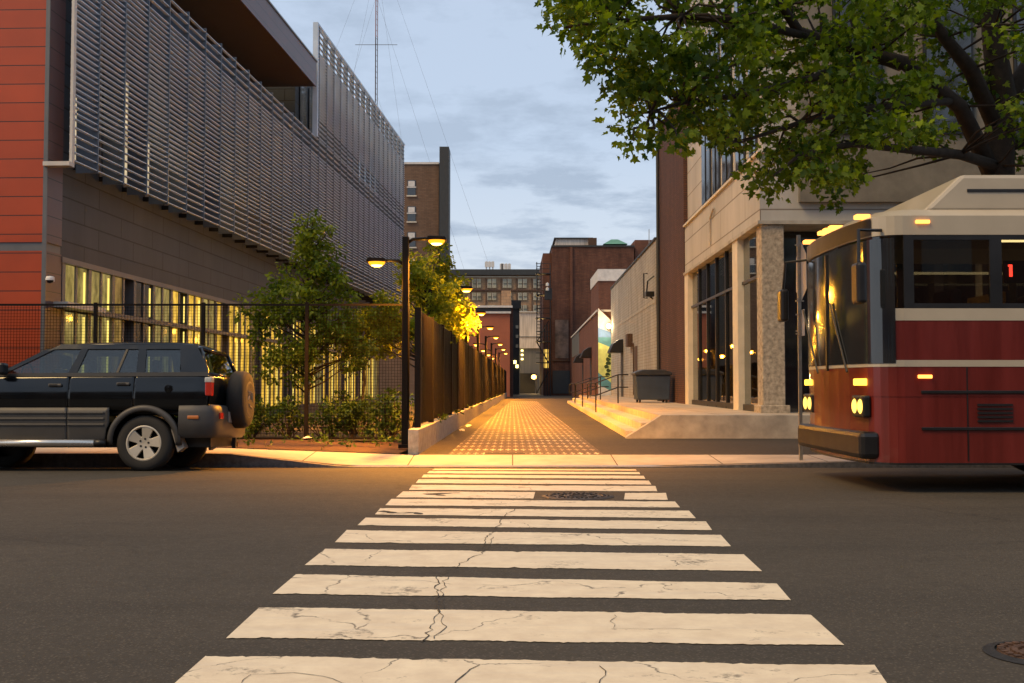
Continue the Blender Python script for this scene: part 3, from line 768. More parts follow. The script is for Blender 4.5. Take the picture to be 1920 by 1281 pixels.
# stacks under hood: door surround is part of A
# mural wall
X0m, X1m = P(1122, 700, 63.4)[0], P(1146, 700, 63.4)[0]
mw = thing('mural_wall', 'narrow wall end painted with a blue, yellow and green mural', 'wall', (X0m, 63.4, .45))
MB().prism([(X0m, .4), (X1m + .2, .4), (X1m + .2, 4.8), (X0m, 5.7)], 'y', 63.47, 63.7).build('wall', M_brickred, mw)
def flat(poly, y, m, name='mural_paint'):
    return MB().prism(poly, 'y', y - .004, y).build(name, m, mw)
mB = mat('mural_blue', (.16, .30, .62), .7, var=.2); mW = mat('mural_white', (.62, .66, .72), .7, var=.15); mT = mat('mural_teal', (.10, .30, .40), .7, var=.2); mYl = mat('mural_yellow', (.62, .70, .25), .7, var=.2)
mG = mat('mural_dark_green', (.03, .06, .02), .8, var=.3)
w_ = X1m - X0m
flat([(X0m, 4.5), (X1m, 4.2), (X1m, 4.9), (X0m, 5.65)], 63.468, mW)
flat([(X0m, 3.9), (X1m, 3.9), (X1m, 4.199), (X0m, 4.499)], 63.468, mB)
flat([(X0m, 3.6), (X1m, 3.3), (X1m, 3.899), (X0m, 3.899)], 63.468, mT)
flat([(X0m, 1.8), (X1m, 1.2), (X1m, 3.299), (X0m, 3.599)], 63.468, mYl)
flat([(X0m, 1.1), (X1m, .7), (X1m, 1.199), (X0m, 1.799)], 63.468, mT)
flat([(X0m, .45), (X1m, .45), (X1m, .699), (X0m, 1.099)], 63.468, mW)
for q in range(7):
    cx, cz = X0m + w_ * (.62 + .3 * R.random()), 1.7 + .22 * q
    flat([(cx + .16 * cos(t) * R.uniform(.6, 1.2), cz + .13 * sin(t) * R.uniform(.6, 1.2)) for t in np.linspace(0, 5.6, 8)], 63.46 - .001 * q, mG)
# B : brick building farther
Bx = lambda Y: vx(Y, 4.35)
B = thing('low_brick_building', 'low red brick building with white coping beyond the mural wall', 'building', (5.2, 63.7, 0))
MB().run(Bx, 63.72, 100, 0, 6, 0, 5.45).build('wall', M_brickred, B)
MB().run(Bx, 63.71, 100.1, -.08, 6, 5.451, 5.57).build('coping', M_coping, B)
MB().run(Bx, 80, 81.2, -.03, -.002, .1, 2.5).build('door', M_dark, B)
MB().run(Bx, 70, 71.2, -.03, -.002, .45, 2.7).build('door', M_dark, B)
MB().run(Bx, 86, 99, -.02, -.001, 3.6, 5.44).build('painted_panel', M_greymetal, B)
hood(70.6, 3.1, Bx, 'dark hood over the nearer door of the low brick building')
hood(80.6, 3.0, Bx, 'dark hood over the farther door of the low brick building')
# wall lamp
lx, ly, lz = P(1141, 612, 63.0)
wl = thing('wall_lamp', 'bright warm wall lamp at the top corner of the mural', 'lamp', (lx, ly, lz))
MB().box(lx - .05, ly, lz - .1, lx + .05, ly + .46, lz + .1).build('bracket', M_black, wl)
MB().lathe([(.001, -.16), (.12, -.1), (.15, .02), (.10, .12), (.001, .16)], (lx, ly - .1, lz), 'z', 14).build('lamp_globe', emit('lamp_globe_glow', (1, .66, .28), 10), wl, smooth=True)
point((lx - .1, ly - .5, lz), 70, (1, .7, .35))
# K brick with white parapet
x0, _, zt_ = P(1122, 505, 84); x1 = P(1172, 505, 84)[0]
K = thing('parapet_building', 'brick building with a white parapet above the mural', 'building', (x0, 84, 0))
MB().box(x0, 84, 0, x1 + 5, 92, P(0, 527, 84)[2]).build('wall', M_brickred, K)
MB().box(x0 - .05, 83.9, P(0, 527, 84)[2] + .003, x1 + 5, 92, zt_).build('parapet', M_coping, K)

# handrails
def handrail(Y, xa, label):
    t = thing('handrail', label, 'handrail', (xa, Y, .15), group='black handrails on the terrace steps')
    xb = xa + .75
    for i, (x, zb0, zt0) in enumerate(((xa, .12, 1.12), (xb, .45, 1.40))):
        MB().tube([(x, Y, zb0), (x, Y, zt0)], .024, 8).build('post', M_black, t)
    for dz in (0, -.42):
        MB().tube([(xa - .28, Y, 1.02 + dz), (xa - .25, Y, 1.12 + dz), (xa, Y, 1.13 + dz), (xb, Y, 1.41 + dz), (xb + .35, Y, 1.41 + dz)], .02, 8).build('rail', M_black, t, smooth=True)
    MB().tube([(xa - .28, Y, 1.02), (xa - .28, Y, .60)], .02, 6).build('rail_end', M_black, t)
handrail(36, P(1117, 700, 36)[0], 'nearest black tubular handrail on the terrace steps')
handrail(44.6, P(1092, 700, 44.6)[0], 'middle black tubular handrail on the terrace steps')
handrail(53, P(1078, 700, 53)[0], 'farthest black tubular handrail on the terrace steps')
# dumpster
dx0, dx1, dy = P(1192, 700, 37)[0], P(1258, 700, 37)[0], 37
dm = thing('dumpster', 'dark blue wheeled waste dumpster with a rounded lid by the brick tower', 'dumpster', (dx0, dy, .45))
MB().prism([(dx0 + .05, .55), (dx1 - .05, .55), (dx1, 1.4), (dx0, 1.4)], 'y', dy, dy + 1.0).build('bin', mat('blue_plastic', (.03, .05, .09), .5, var=.2), dm, bevel=.03)
MB().prism([(dx0 - .04, 1.403), (dx1 + .04, 1.403), (dx1 + .04, 1.5), (dx1 - .25, 1.6), (dx0 + .25, 1.6), (dx0 - .04, 1.5)], 'y', dy - .05, dy + 1.05).build('lid', mat('lid_plastic', (.03, .035, .045), .45, var=.2), dm, bevel=.03)
for x in (dx0 + .15, dx1 - .15):
    for y in (dy + .1, dy + .9): MB().lathe([(.001, -.03), (.08, -.03), (.08, .03), (.001, .03)], (x, y, .53), 'x', 14).build('wheel', M_black, dm)

# ================================================================== FAR BUILDINGS
def px_box(mb, pxa, pya, pxb, pyb, Y, d, z0=None):
    a = P(pxa, pya, Y); b = P(pxb, pyb, Y)
    mb.box(a[0], Y, b[2] if z0 is None else z0, b[0], Y + d, a[2]); return mb
Fb = thing('brick_apartment_tower', 'tall brown brick block with a dark chimney stack behind the louver screen', 'building', (P(740, 0, 102)[0], 102, 0))
px_box(MB(), 690, 308, 822, 600, 102, 14, 0).build('wall', M_brownbr, Fb)
px_box(MB(), 690, 304, 823, 307.8, 101.9, 14).build('parapet', M_coping, Fb)
px_box(MB(), 824, 275, 841, 600, 101, 2.4, 0).build('chimney', M_dark, Fb)
px_box(MB(), 822.5, 330, 824, 600, 103, 10, 0).build('shade_toned_side', M_brickdk, Fb)  # tower's shaded side painted with a darker brick
for yy in (338, 387, 435, 484):
    for xx in (764, 735):
        f_ = px_box(MB(), xx, yy, xx + 15, yy + 28, 101.94, .058).build('window', M_dglass, Fb)
        px_box(MB(), xx - 1.5, yy + 12, xx + 16.5, yy + 14, 101.9, .038).build('sash', M_coping, f_)
        px_box(MB(), xx + 1.5, yy + 1.5, xx + 13.5, yy + 11.5, 101.9, .035).build('blind', M_coping, f_)
        px_box(MB(), xx - 2, yy + 28.2, xx + 17, yy + 30.5, 101.85, .1).build('sill', M_cream, f_)
# G tan building
Gb = thing('tan_office_block', 'long tan brick building with a dark cornice and rows of paired windows closing the view', 'building', (P(900, 0, 170)[0], 170, 0))
px_box(MB(), 700, 516, 1090, 722, 170, 15, 0).build('wall', M_tan, Gb)
px_box(MB(), 698, 505, 1092, 515.6, 169.2, 16).build('cornice', M_dark, Gb)
px_box(MB(), 700, 518, 1090, 520, 169.85, .148).build('string_course', M_cream, Gb)
px_box(MB(), 700, 543, 1090, 546, 169.75, .248).build('string_course', M_brickdk, Gb)
for (ya, yb) in ((523, 540), (549, 563), (572, 586), (595, 610)):
    for q in range(9):
        cx = 770 + 28.7 * q + 9
        for dxp in (-7.5, 1.5):
            f_ = px_box(MB(), cx + dxp, ya, cx + dxp + 6.5, yb, 169.8, .198).build('window', M_win, Gb)
            px_box(MB(), cx + dxp, (ya + yb) / 2, cx + dxp + 6.5, (ya + yb) / 2 + .7, 169.7, .098).build('sash', M_dark, f_)
            px_box(MB(), cx + dxp - .9, ya, cx + dxp - .1, yb, 169.8, .198).build('frame', M_cream, f_)
        px_box(MB(), cx - 12.5, ya - 1, cx - 10.5, 722 if ya > 590 else yb + 8, 169.8, .198).build('pilaster', M_brownbr, Gb)
an = thing('roof_antennas', 'cluster of thin antennas on the roof of the tan building', 'antennas', (P(935, 505, 175)[0], 175, P(0, 505, 175)[2]))
for xx in (912, 918, 924, 940, 943, 949, 955):
    a = P(xx, 506, 175); b = P(xx, 490 + 4 * (xx % 3), 175)
    MB().tube([a, b], .12, 5).box(b[0] - .25, 174.8, b[2] - 1.0, b[0] + .25, 175, b[2] - .1).build('antenna', M_coping, an)
# H orange stucco building
Hb = thing('stucco_building', 'orange stucco building with a white parapet edge at the end of the fence', 'building', (P(962, 0, 96)[0], 96, 0))
px_box(MB(), 862, 588, 956, 722, 96, 12, 0).build('wall', M_stucco, Hb)
px_box(MB(), 860, 584, 958, 587.8, 95.8, 12.3).build('lower_coping', M_coping, Hb)
px_box(MB(), 860, 577, 958, 583.8, 95.9, 12).build('fascia', M_dark, Hb)
px_box(MB(), 860, 573, 961, 576.8, 95.7, 12.5).build('coping', M_coping, Hb)
px_box(MB(), 956.3, 577, 962, 722, 96.3, 12, 0).build('downpipe_wall', M_brickdk, Hb)
px_box(MB(), 940, 545, 958, 572.8, 99, 3).build('rooftop_unit', M_tan, Hb)
Nb = thing('dark_side_building', 'narrow dark building with lit windows and a rooftop box beside the stucco wall', 'building', (P(968, 0, 118)[0], 118, 0))
px_box(MB(), 962, 579, 974, 722, 118, 10, 0).build('wall', M_dark, Nb)
px_box(MB(), 959, 563, 977, 578.8, 117.8, 3).build('rooftop_box', M_black, Nb)
for yy in (610, 628, 646): px_box(MB(), 967, yy, 972, yy + 6, 117.9, .09).build('window', M_win, Nb)
for q, yy in enumerate((676, 684)): px_box(MB(), 963 + 4 * q, yy, 968 + 4 * q, yy + 6, 117.9, .09).build('lit_window', emit('lit_window_' + 'ab'[q], (1, .75, .25), 3.5), Nb)
# I service block
Ib = thing('service_block', 'rust streaked white metal block over a grey garage door at the end of the alley', 'building', (P(990, 0, 136)[0], 136, 0))
px_box(MB(), 973, 586, 1040, 653, 136, 8).build('upper_cladding', M_rustwhite, Ib)
px_box(MB(), 973, 584, 1040, 585.8, 135.8, 8).build('coping', M_coping, Ib)
px_box(MB(), 970, 653.2, 1040, 722, 136.3, 8, 0).build('lower_wall', M_greymetal, Ib)
px_box(MB(), 973, 631, 1012, 632, 135.9, .098).build('seam', M_greymetal, Ib)
px_box(MB(), 975, 700, 1003, 722, 136.0, .29, 0).build('tunnel_darkness', M_black, Ib)  # black sheet painted in for the darkness inside the arch
for q in range(3): px_box(MB(), 977, 656 + 8 * q, 981, 659 + 8 * q, 136.1, .19).build('lit_window', MATS['lit_window_a'], Ib)
x, y, z = P(1001, 707, 130)
gl = thing('alley_lamp', 'bright yellow lamp low at the far end of the alley', 'lamp', (x, y, 0))
MB().tube([(x + .3, y, 0), (x + .3, y, z)], .06, 6).build('post', M_black, gl)
MB().lathe([(.001, -.3), (.25, -.2), (.32, 0), (.25, .2), (.001, .3)], (x, y, z), 'z', 12).build('lamp_globe', emit('alley_lamp_glow', (1, .55, .12), 6), gl)
point((x, y - 1, z), 500, (1, .6, .2), .3)
# J big brick
Jb = thing('brick_warehouse', 'tall windowless red brick warehouse with rooftop penthouse at the alley end', 'building', (P(1035, 0, 108)[0], 108, 0))
px_box(MB(), 1035, 463, 1190, 722, 108, 14, 0).build('wall', M_brickfar, Jb)
px_box(MB(), 1018, 475, 1034.5, 722, 109, 13, 0).build('stair_tower', M_brickred, Jb)
px_box(MB(), 1190.5, 450, 1240, 722, 108.5, 12, 0).build('side_tower', M_brickred, Jb)
px_box(MB(), 1034, 460, 1190, 462.8, 107.9, 14).build('coping', M_dark, Jb)
px_box(MB(), 1069, 463.4, 1074, 722, 107.8, .19, 0).build('pilaster', M_brickred, Jb)
px_box(MB(), 1041, 600, 1066, 672, 107.93, .068).build('faded_patch', mat('faded_render', (.15, .10, .08), .9, var=.6, sc=1.2), Jb)
px_box(MB(), 1035.2, 675, 1068.8, 677, 107.85, .148).build('ledge', M_rust, Jb)
px_box(MB(), 1036, 695, 1068.8, 722, 107.9, .098, .2).build('dark_base', M_dark, Jb)
pt = px_box(MB(), 1042, 448, 1110, 459.8, 110, 6).build('penthouse', M_rustwhite, Jb)
px_box(MB(), 1039, 445.5, 1112, 447.8, 109.8, 6.5).build('penthouse_roof', M_dark, pt)
px_box(MB(), 1104, 446, 1119, 459.8, 109, 2).build('vent', M_rust, Jb)
a = P(1130, 459.8, 112); b = P(1175, 459.8, 112); tz = P(0, 449, 112)[2]; mx_ = (a[0] + b[0]) / 2
MB().add([(a[0], 111, a[2]), (b[0], 111, a[2]), (b[0], 113.5, a[2]), (a[0], 113.5, a[2]), (mx_ - .35, 112, tz), (mx_ + .35, 112, tz), (mx_ + .35, 112.6, tz), (mx_ - .35, 112.6, tz)],
         [(0, 1, 5, 4), (1, 2, 6, 5), (2, 3, 7, 6), (3, 0, 4, 7), (4, 5, 6, 7)]).build('skylight', M_green, Jb)
MB().tube([P(1217, 462, 105), P(1217, 430, 105)], .04, 5).build('aerial', M_steel, Jb)
# fire escape
fe = thing('fire_escape', 'black iron fire escape stairs on the side of the brick warehouse', 'fire escape', (P(1018, 0, 105)[0], 105, 0))
xa, xb = P(1006, 0, 105)[0], P(1032, 0, 105)[0]
ladd = MB()
for x in (xa, xa + .42): ladd.tube([(x, 105, 5.2), (x, 105, 13.2)], .05, 5)
z = 5.4
while z < 13: ladd.tube([(xa, 105, z), (xa + .42, 105, z)], .03, 4); z += .32
ladd.build('ladder', M_black, fe)
for x in (xb - .05, xb - .35, xa + .8): MB().tube([(x, 105.3, 0), (x, 105.3, 13 if x > xb - .2 else 7)], .06, 6).build('upright', M_black, fe)
for z in (3.2, 5.3, 7.6, 9.9, 12.0):
    MB().box(xa - .1, 104.6, z, xb, 106.2, z + .09).build('landing', M_black, fe)
    MB().tube([(xa - .1, 104.6, z + 1), (xb, 104.6, z + 1)], .035, 5).tube([(xa - .1, 104.6, z + .5), (xb, 104.6, z + .5)], .025, 5).build('railing', M_black, fe)
for z0, fl in ((.3, 1), (3.2, -1), (5.3, 1)):
    s_ = MB(); x0, x1 = (xa, xb - .2) if fl > 0 else (xb - .2, xa)
    for dy_ in (0, .7): s_.tube([(x0, 105 + dy_, z0), (x1, 105 + dy_, z0 + 2.1)], .05, 5)
    s_.build('stair_flight', M_black, fe)
ss = px_box(MB(), 1020, 655, 1028, 690, 106.4, .1).build('lit_panel', emit('amber_lit_panel', (1, .62, .12), .9), None)
tag(ss, 'narrow amber lit panel behind the foot of the fire escape', 'lit panel')
px_box(MB(), 1029, 690, 1034, 704, 106.3, .15)
# string of pole + horizontal arm (utility bracket) on warehouse
ub = thing('utility_lamp_arm', 'horizontal arm with white insulators reaching from the brick warehouse', 'bracket', P(1028, 545, 104))
a = P(910, 545, 104); b = P(1028, 545, 104)
MB().tube([a, b], .07, 6).build('arm', M_rust, ub)
MB().box(b[0] - .35, 103.7, b[2] - .9, b[0] + .35, 104.3, b[2] + .2).build('bracket_box', M_black, ub)
for dz in (.55, .1): MB().lathe([(.001, -.2), (.16, -.12), (.16, .12), (.001, .2)], (b[0] - .1, 103.6, b[2] + dz), 'z', 10).build('insulator', M_coping, ub)

# unseen building added behind the viewpoint, a dark reflection for car and bus
ob = thing('reflection_building', 'unseen plain brick building added behind the viewpoint to darken reflections', 'building', (0, -13, 0))
MB().box(-34, -20, 0, 34, -13, 8).build('wall', M_brickred, ob)
MB().box(-34.1, -20, 8.003, 34.1, -12.9, 8.3).build('coping', M_cream, ob)
for q in range(16):
    for z in (1.0, 4.6):
        MB().box(-32 + 4.1 * q, -12.998, z, -30.4 + 4.1 * q, -12.95, z + 2.0).build('window', M_dglass, ob)
# mast
mY = 300; mx0 = P(706, 0, mY)[0]
ms = thing('radio_mast', 'very tall thin red and white radio mast with guy wires behind the left building', 'mast', (mx0, mY, 0))
tri = [(.35, 0), (-.18, .3), (-.18, -.3)]
for (za, zb, m_) in ((0, 100, M_coping), (100, 107, M_mast), (107, 114, M_coping), (114, 132, M_mast)):
    q = MB()
    for dx, dy_ in tri: q.tube([(mx0 + dx, mY + dy_, za), (mx0 + dx, mY + dy_, zb)], .10, 4)
    z = za
    while z < zb - .5:
        q.tube([(mx0 + tri[0][0], mY, z), (mx0 + tri[1][0], mY + .3, z + .8)], .05, 3); q.tube([(mx0 + tri[1][0], mY + .3, z + .8), (mx0 + tri[2][0], mY - .3, z + 1.6)], .05, 3); z += 1.6
    q.build('lattice_section', M_mast if m_ is M_mast else M_rust if za == 0 else M_mast, ms)
for (zt0, dx, dz) in ((128, 44, -128), (112, 36, -112), (128, -44, -128), (112, -30, -112), (84, 30, -84), (122, 18, -122), (122, -22, -122)):
    MB().tube([(mx0, mY, zt0), (mx0 + dx, mY - 10, 0)], .022, 4).build('guy_wire', M_greymetal, ms)
MB().box(mx0 - 6, mY - .1, 97.8, mx0 + 6, mY + .1, 97.9).build('antenna_arm', M_greymetal, ms)

# ================================================================== SIGN POLE
SX, SY = P(1500, 700, 15.55)[0], 15.55; SZ = side_z(SX, SY)
sg = thing('sign_post', 'thin galvanized sign post on the sidewalk with its sign seen edge-on', 'sign post', (SX, SY, SZ))
MB().box(SX - .025, SY - .02, SZ, SX + .025, SY + .02, 3.26).build('pole', M_steel, sg, bevel=.004)
MB().prism([(SY - .02, 3.15), (SY - .28, 2.95), (SY - .30, 2.45), (SY - .02, 2.30), (SY + .26, 2.45), (SY + .24, 2.95)], 'x', SX + .027, SX + .033).build('sign_plate', M_pale, sg)
MB().box(SX + .027, SY - .16, 1.78, SX + .033, SY + .16, 2.16).build('sign_plate', M_pale, sg)
for z in (3.10, 2.28, 2.08, 1.84, 1.80):
    MB().box(SX - .06, SY - .035, z, SX + .06, SY - .021, z + .02).build('clamp', M_steel, sg)

# ================================================================== PLANTS
def tree_skeleton(name, base, segs, parent, m=M_bark):
    t = MB()
    for pts, rads in segs: t.tube(pts, rads, 9)
    return t.build(name, m, parent, smooth=True)
def jitter_path(a, b, n, amp, rr):
    a = np.array(a); b = np.array(b); out = []
    for i in range(n + 1):
        t = i / n; q = a + (b - a) * t
        if 0 < i < n: q = q + np.array([rr.uniform(-amp, amp) for _ in range(3)])
        out.append(tuple(q))
    return out
def garden_tree(label, bx, by, bz, crown, h0, m, leaf, per, seed, name='garden_tree', size=.09, nb=120, trunkr=.05, group=None):
    """crown: (cx,cy,cz, rx,ry,rz) list of lobes"""
    rr = random.Random(seed)
    t = thing(name, label, 'tree', (bx, by, bz), group=group)
    cs = []; segs = []
    tot = sum(c[3] * c[5] for c in crown)
    topz = max(c[2] + c[5] * .7 for c in crown)
    main = jitter_path((bx, by, bz), (crown[0][0], crown[0][1], topz), 6, .06, rr)
    segs.append((main, [trunkr * (1 - .13 * i) for i in range(7)]))
    for c in crown:
        n = int(nb * c[3] * c[5] / tot)
        for i in range(n):
            d = np.array([rr.gauss(0, 1) for _ in range(3)]); d /= np.linalg.norm(d)
            r = rr.random() ** .45
            wob = 1 + .28 * sin(d[0] * 5 + seed) * cos(d[2] * 6 + seed * 2)
            q = (c[0] + d[0] * c[3] * r * wob, c[1] + d[1] * c[4] * r * wob, c[2] + d[2] * c[5] * r * wob)
            cs.append((*q, rr.uniform(.12, .26)))
            if i % 4 == 0:
                zz = min(max(q[2] - .5, bz + h0), topz); k_ = (zz - bz) / (topz - bz)
                st = (bx + (crown[0][0] - bx) * k_, by + (crown[0][1] - by) * k_, zz)
                segs.append((jitter_path(st, q, 3, .05, rr), [trunkr * .4, trunkr * .3, trunkr * .2, .006]))
    tree_skeleton('trunk', None, segs, t)
    leaf_mesh('crown', cs, per, 1.0, size, m, t, seed, LEAF2, .3, .4)
    return t
garden_tree('round leafy young tree behind the mesh fence, left of the nearest lamp', -4.1, 21.3, .06,
    [(-4.1, 21.3, 2.75, .92, .85, .95), (-3.95, 21.3, 3.75, .42, .45, .62), (-4.9, 21.2, 2.35, .5, .5, .5), (-3.3, 21.4, 1.95, .55, .6, .65), (-4.3, 21.0, 1.5, .7, .5, .5), (-4.05, 21.3, 4.1, .25, .3, .45)], .6, M_leafB, None, 34, 11, nb=270)
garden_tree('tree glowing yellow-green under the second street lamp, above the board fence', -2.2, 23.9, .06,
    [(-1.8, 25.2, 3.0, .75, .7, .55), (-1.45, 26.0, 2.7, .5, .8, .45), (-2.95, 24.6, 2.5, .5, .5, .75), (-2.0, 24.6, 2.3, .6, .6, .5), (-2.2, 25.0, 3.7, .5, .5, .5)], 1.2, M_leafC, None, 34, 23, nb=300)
garden_tree('dark green tree rising behind the glowing tree', -2.3, 32.5, .06,
    [(-2.2, 32.5, 4.3, .8, .8, 1.1), (-1.95, 35.5, 3.4, .6, .9, .8)], 1.5, M_leafB, None, 34, 37, nb=150, size=.11)
garden_tree('slender tree between the round tree and the glowing tree, far in the garden', -4.3, 30.5, .06,
    [(-4.2, 30.5, 2.6, .8, .8, .9)], 1.0, M_leafB, None, 30, 41, nb=80, size=.11)
# shrubs
sh = [(-6.4, 20.1, .45), (-5.6, 20.0, .5), (-4.9, 20.0, .52), (-4.2, 20.1, .55), (-3.5, 20.0, .5), (-2.9, 20.0, .55), (-2.3, 19.9, .6), (-3.2, 21.2, .6), (-5.2, 21.5, .6), (-2.4, 21.0, .7)]
shl = ['leafy dark shrub just behind the spare wheel of the car', 'low shrub behind the mesh, right of the spare wheel', 'dense shrub left of the mesh fence post', 'shrub directly behind the middle mesh fence post',
 'shrub right of the middle mesh fence post', 'shrub midway between fence post and lamp pole', 'tall shrub against the corner lamp pole', 'rounder shrub in the second row near the lamp pole', 'shrub in the second row left of the round tree trunk', 'shrub in the second row beside the board fence']
for i, (x, y, h) in enumerate(sh):
    t = thing('shrub', shl[i], 'shrub', (x, y, .08), group='shrubs behind the mesh fence')
    rr = random.Random(i + 50); st = MB(); cs = []
    for q in range(26):
        th = rr.uniform(0, 6.3); r = rr.uniform(.05, .5); zz = rr.uniform(.1, h * 1.35) * (1 - .35 * r)
        cs.append((x + r * cos(th), y + r * .6 * sin(th), .1 + zz, .15))
        if q % 2 == 0: st.tube([(x + .1 * cos(th), y, .08), cs[-1][:3]], [.012, .004], 5)
    st.build('stems', M_bark, t)
    leaf_mesh('foliage', cs, 26, 1.0, .075, M_leafS, t, i + 90, LEAF2, .1, .4)
# weeds in mulch
wd = []
rr = random.Random(5)
for i in range(46):
    x = rr.uniform(-7, -1.9); y = rr.uniform(16.6, 18.7); wd.append((x, y, .12 + rr.random() * .05, .08))
for i in range(10): wd.append((-4.62 + rr.uniform(-.2, .3), 18.2 + rr.uniform(-.3, .3), .2 + .25 * rr.random(), .14))
tag(leaf_mesh('weeds', wd, 12, 1.0, .06, M_leafS, None, 3, LEAF2, -.2, .3), kind='stuff')
# weeds at the fence foot on the kerb wall
wd = [(vx(y, -1.63) + .03, y, .43, .09) for y in (20.5, 21.1, 25.2, 31, 38, 47, 55, 62, 70)]
tag(leaf_mesh('weeds', wd, 22, 1.0, .07, M_leafS, None, 4, LEAF2, -.2, .3), kind='stuff')
# litter
for i, (px_, py_) in enumerate(((575, 824), (850, 792), (868, 783))):
    x, y, z = P(px_, py_, 18.3 if i == 0 else (24.5, 27)[i - 1])
    z = .13 if i == 0 else .01
    lt = MB(); n = 7; rr = random.Random(i)
    if i: x = vx(y, -1.45)
    lt.add([(x + .09 * cos(2 * pi * k / n) * rr.uniform(.5, 1.2), y + .05 * sin(2 * pi * k / n), z + rr.uniform(.0, .05)) for k in range(n)] + [(x, y, z + .06)], [(k, (k + 1) % n, n) for k in range(n)])
    tag(lt.build('paper_litter', M_coping), ['scrap of white paper lying in the mulch under the mesh fence', 'nearer scrap of litter at the foot of the granite kerb', 'farther scrap of litter at the foot of the granite kerb'][i], 'litter')

# big street tree
TX, TY = P(1872, 300, 16.9)[0], 16.9
bt = thing('street_tree', 'large broad-crowned street tree overhanging the bus and the corner building', 'tree', (TX, TY, 0))
rr = random.Random(77)
def W(px, py, Y): return P(px, py, Y)
segs = []
segs.append(([(TX + .05, TY, -.05), (TX, TY, 1.5), (TX - .03, TY, 3.2), W(1872, 290, 16.9), W(1878, 180, 16.9), W(1860, 60, 16.8), W(1850, -200, 16.7), W(1870, -500, 16.7)], [.34, .27, .25, .24, .22, .16, .12, .06]))
segs.append(([W(1868, 240, 16.9), W(1820, 130, 16.4), W(1770, 70, 15.9), W(1700, -60, 15.4)], [.14, .12, .09, .05]))
segs.append(([W(1880, 200, 16.9), W(1930, 120, 17.2), W(1990, 60, 17.6), W(2100, -100, 18)], [.15, .13, .10, .06]))
segs.append(([W(1862, 330, 16.9), W(1800, 200, 16.2), W(1700, 120, 15.6), W(1618, 100, 15.2), W(1540, 75, 14.8), W(1498, 60, 14.6), W(1465, 10, 14.2), W(1400, -60, 13.6)], [.15, .12, .11, .10, .085, .075, .055, .03]))
segs.append(([W(1618, 105, 15.2), W(1530, 145, 14.5), W(1400, 178, 14), W(1290, 190, 13.6), W(1220, 210, 13.2)], [.07, .055, .04, .03, .012]))
segs.append(([W(1540, 75, 14.8), W(1400, 40, 14), W(1280, 30, 13.4), W(1150, 40, 13), W(1060, 50, 12.8)], [.06, .05, .04, .028, .01]))
segs.append(([W(1865, 310, 16.8), W(1800, 290, 15.8), W(1700, 280, 14.9), W(1600, 270, 14.2), W(1500, 290, 13.6), W(1450, 330, 13.3)], [.09, .075, .06, .045, .03, .01]))
segs.append(([W(1780, 190, 16), W(1650, 200, 15), W(1500, 230, 14.2), W(1380, 270, 13.6)], [.06, .05, .035, .012]))
segs.append(([W(1885, 280, 16.9), W(1950, 250, 17), W(2050, 240, 17.5)], [.09, .07, .04]))
poly = [(1030, -40), (1035, 55), (1075, 75), (1100, 115), (1130, 135), (1150, 190), (1160, 235), (1205, 285), (1235, 250), (1275, 275), (1330, 300), (1375, 290), (1410, 325), (1450, 375), (1495, 368), (1520, 330), (1560, 375), (1610, 330), (1650, 290), (1700, 300), (1760, 280), (1800, 240), (1850, 255), (1905, 290), (1960, 330), (2150, 330), (2300, 200), (2300, -420), (2100, -640), (1700, -700), (1350, -560), (1120, -300)]
def inside(px, py):
    c = False; n = len(poly)
    for i in range(n):
        x1, y1 = poly[i]; x2, y2 = poly[(i + 1) % n]
        if (y1 > py) != (y2 > py) and px < (x2 - x1) * (py - y1) / (y2 - y1) + x1: c = not c
    return c
cs = []; tries = 0
while len(cs) < 1150 and tries < 60000:
    tries += 1
    px_ = rr.uniform(1020, 2300); py_ = rr.uniform(-700, 390)
    if py_ < -60 and rr.random() < .55: continue
    if not inside(px_, py_): continue
    # gaps
    gap = sin(px_ * .021 + 1.3) * sin(py_ * .035 + .5) + .5 * sin(px_ * .05 + py_ * .043)
    if gap > .42 and rr.random() < .88: continue
    edge = (px_ - 1030) / 850
    Yc = 12.7 + 3.9 * min(1.1, max(0, edge)) + rr.uniform(-2.0, 1.9) * (.45 + min(1, max(0, edge)))
    if 1740 < px_ < 1900 and py_ > 60: 
        if rr.random() < .62 : continue
        Yc = max(Yc, 16.8)
    q = W(px_, py_, Yc)
    if q[2] < 3.35 and 10.2 < Yc < 13.6 and q[0] > 3.2: continue
    if Yc < 9.5: continue
    cs.append((*q, rr.uniform(.20, .36)))
for i, c in enumerate(cs):
    if i % 3 == 0:
        cand = min((np.linalg.norm(np.array(p) - np.array(c[:3])), p) for s_ in segs[:9] for p in s_[0])
        if cand[0] < 3.0:
            segs.append((jitter_path(cand[1], c[:3], 3, .12, rr), [.022, .017, .012, .005]))
tree_skeleton('trunk', None, segs, bt)
leaf_mesh('crown', cs, 34, 1.0, .102, M_leafA, bt, 12, LEAF, .45, .5)

exec_later = []
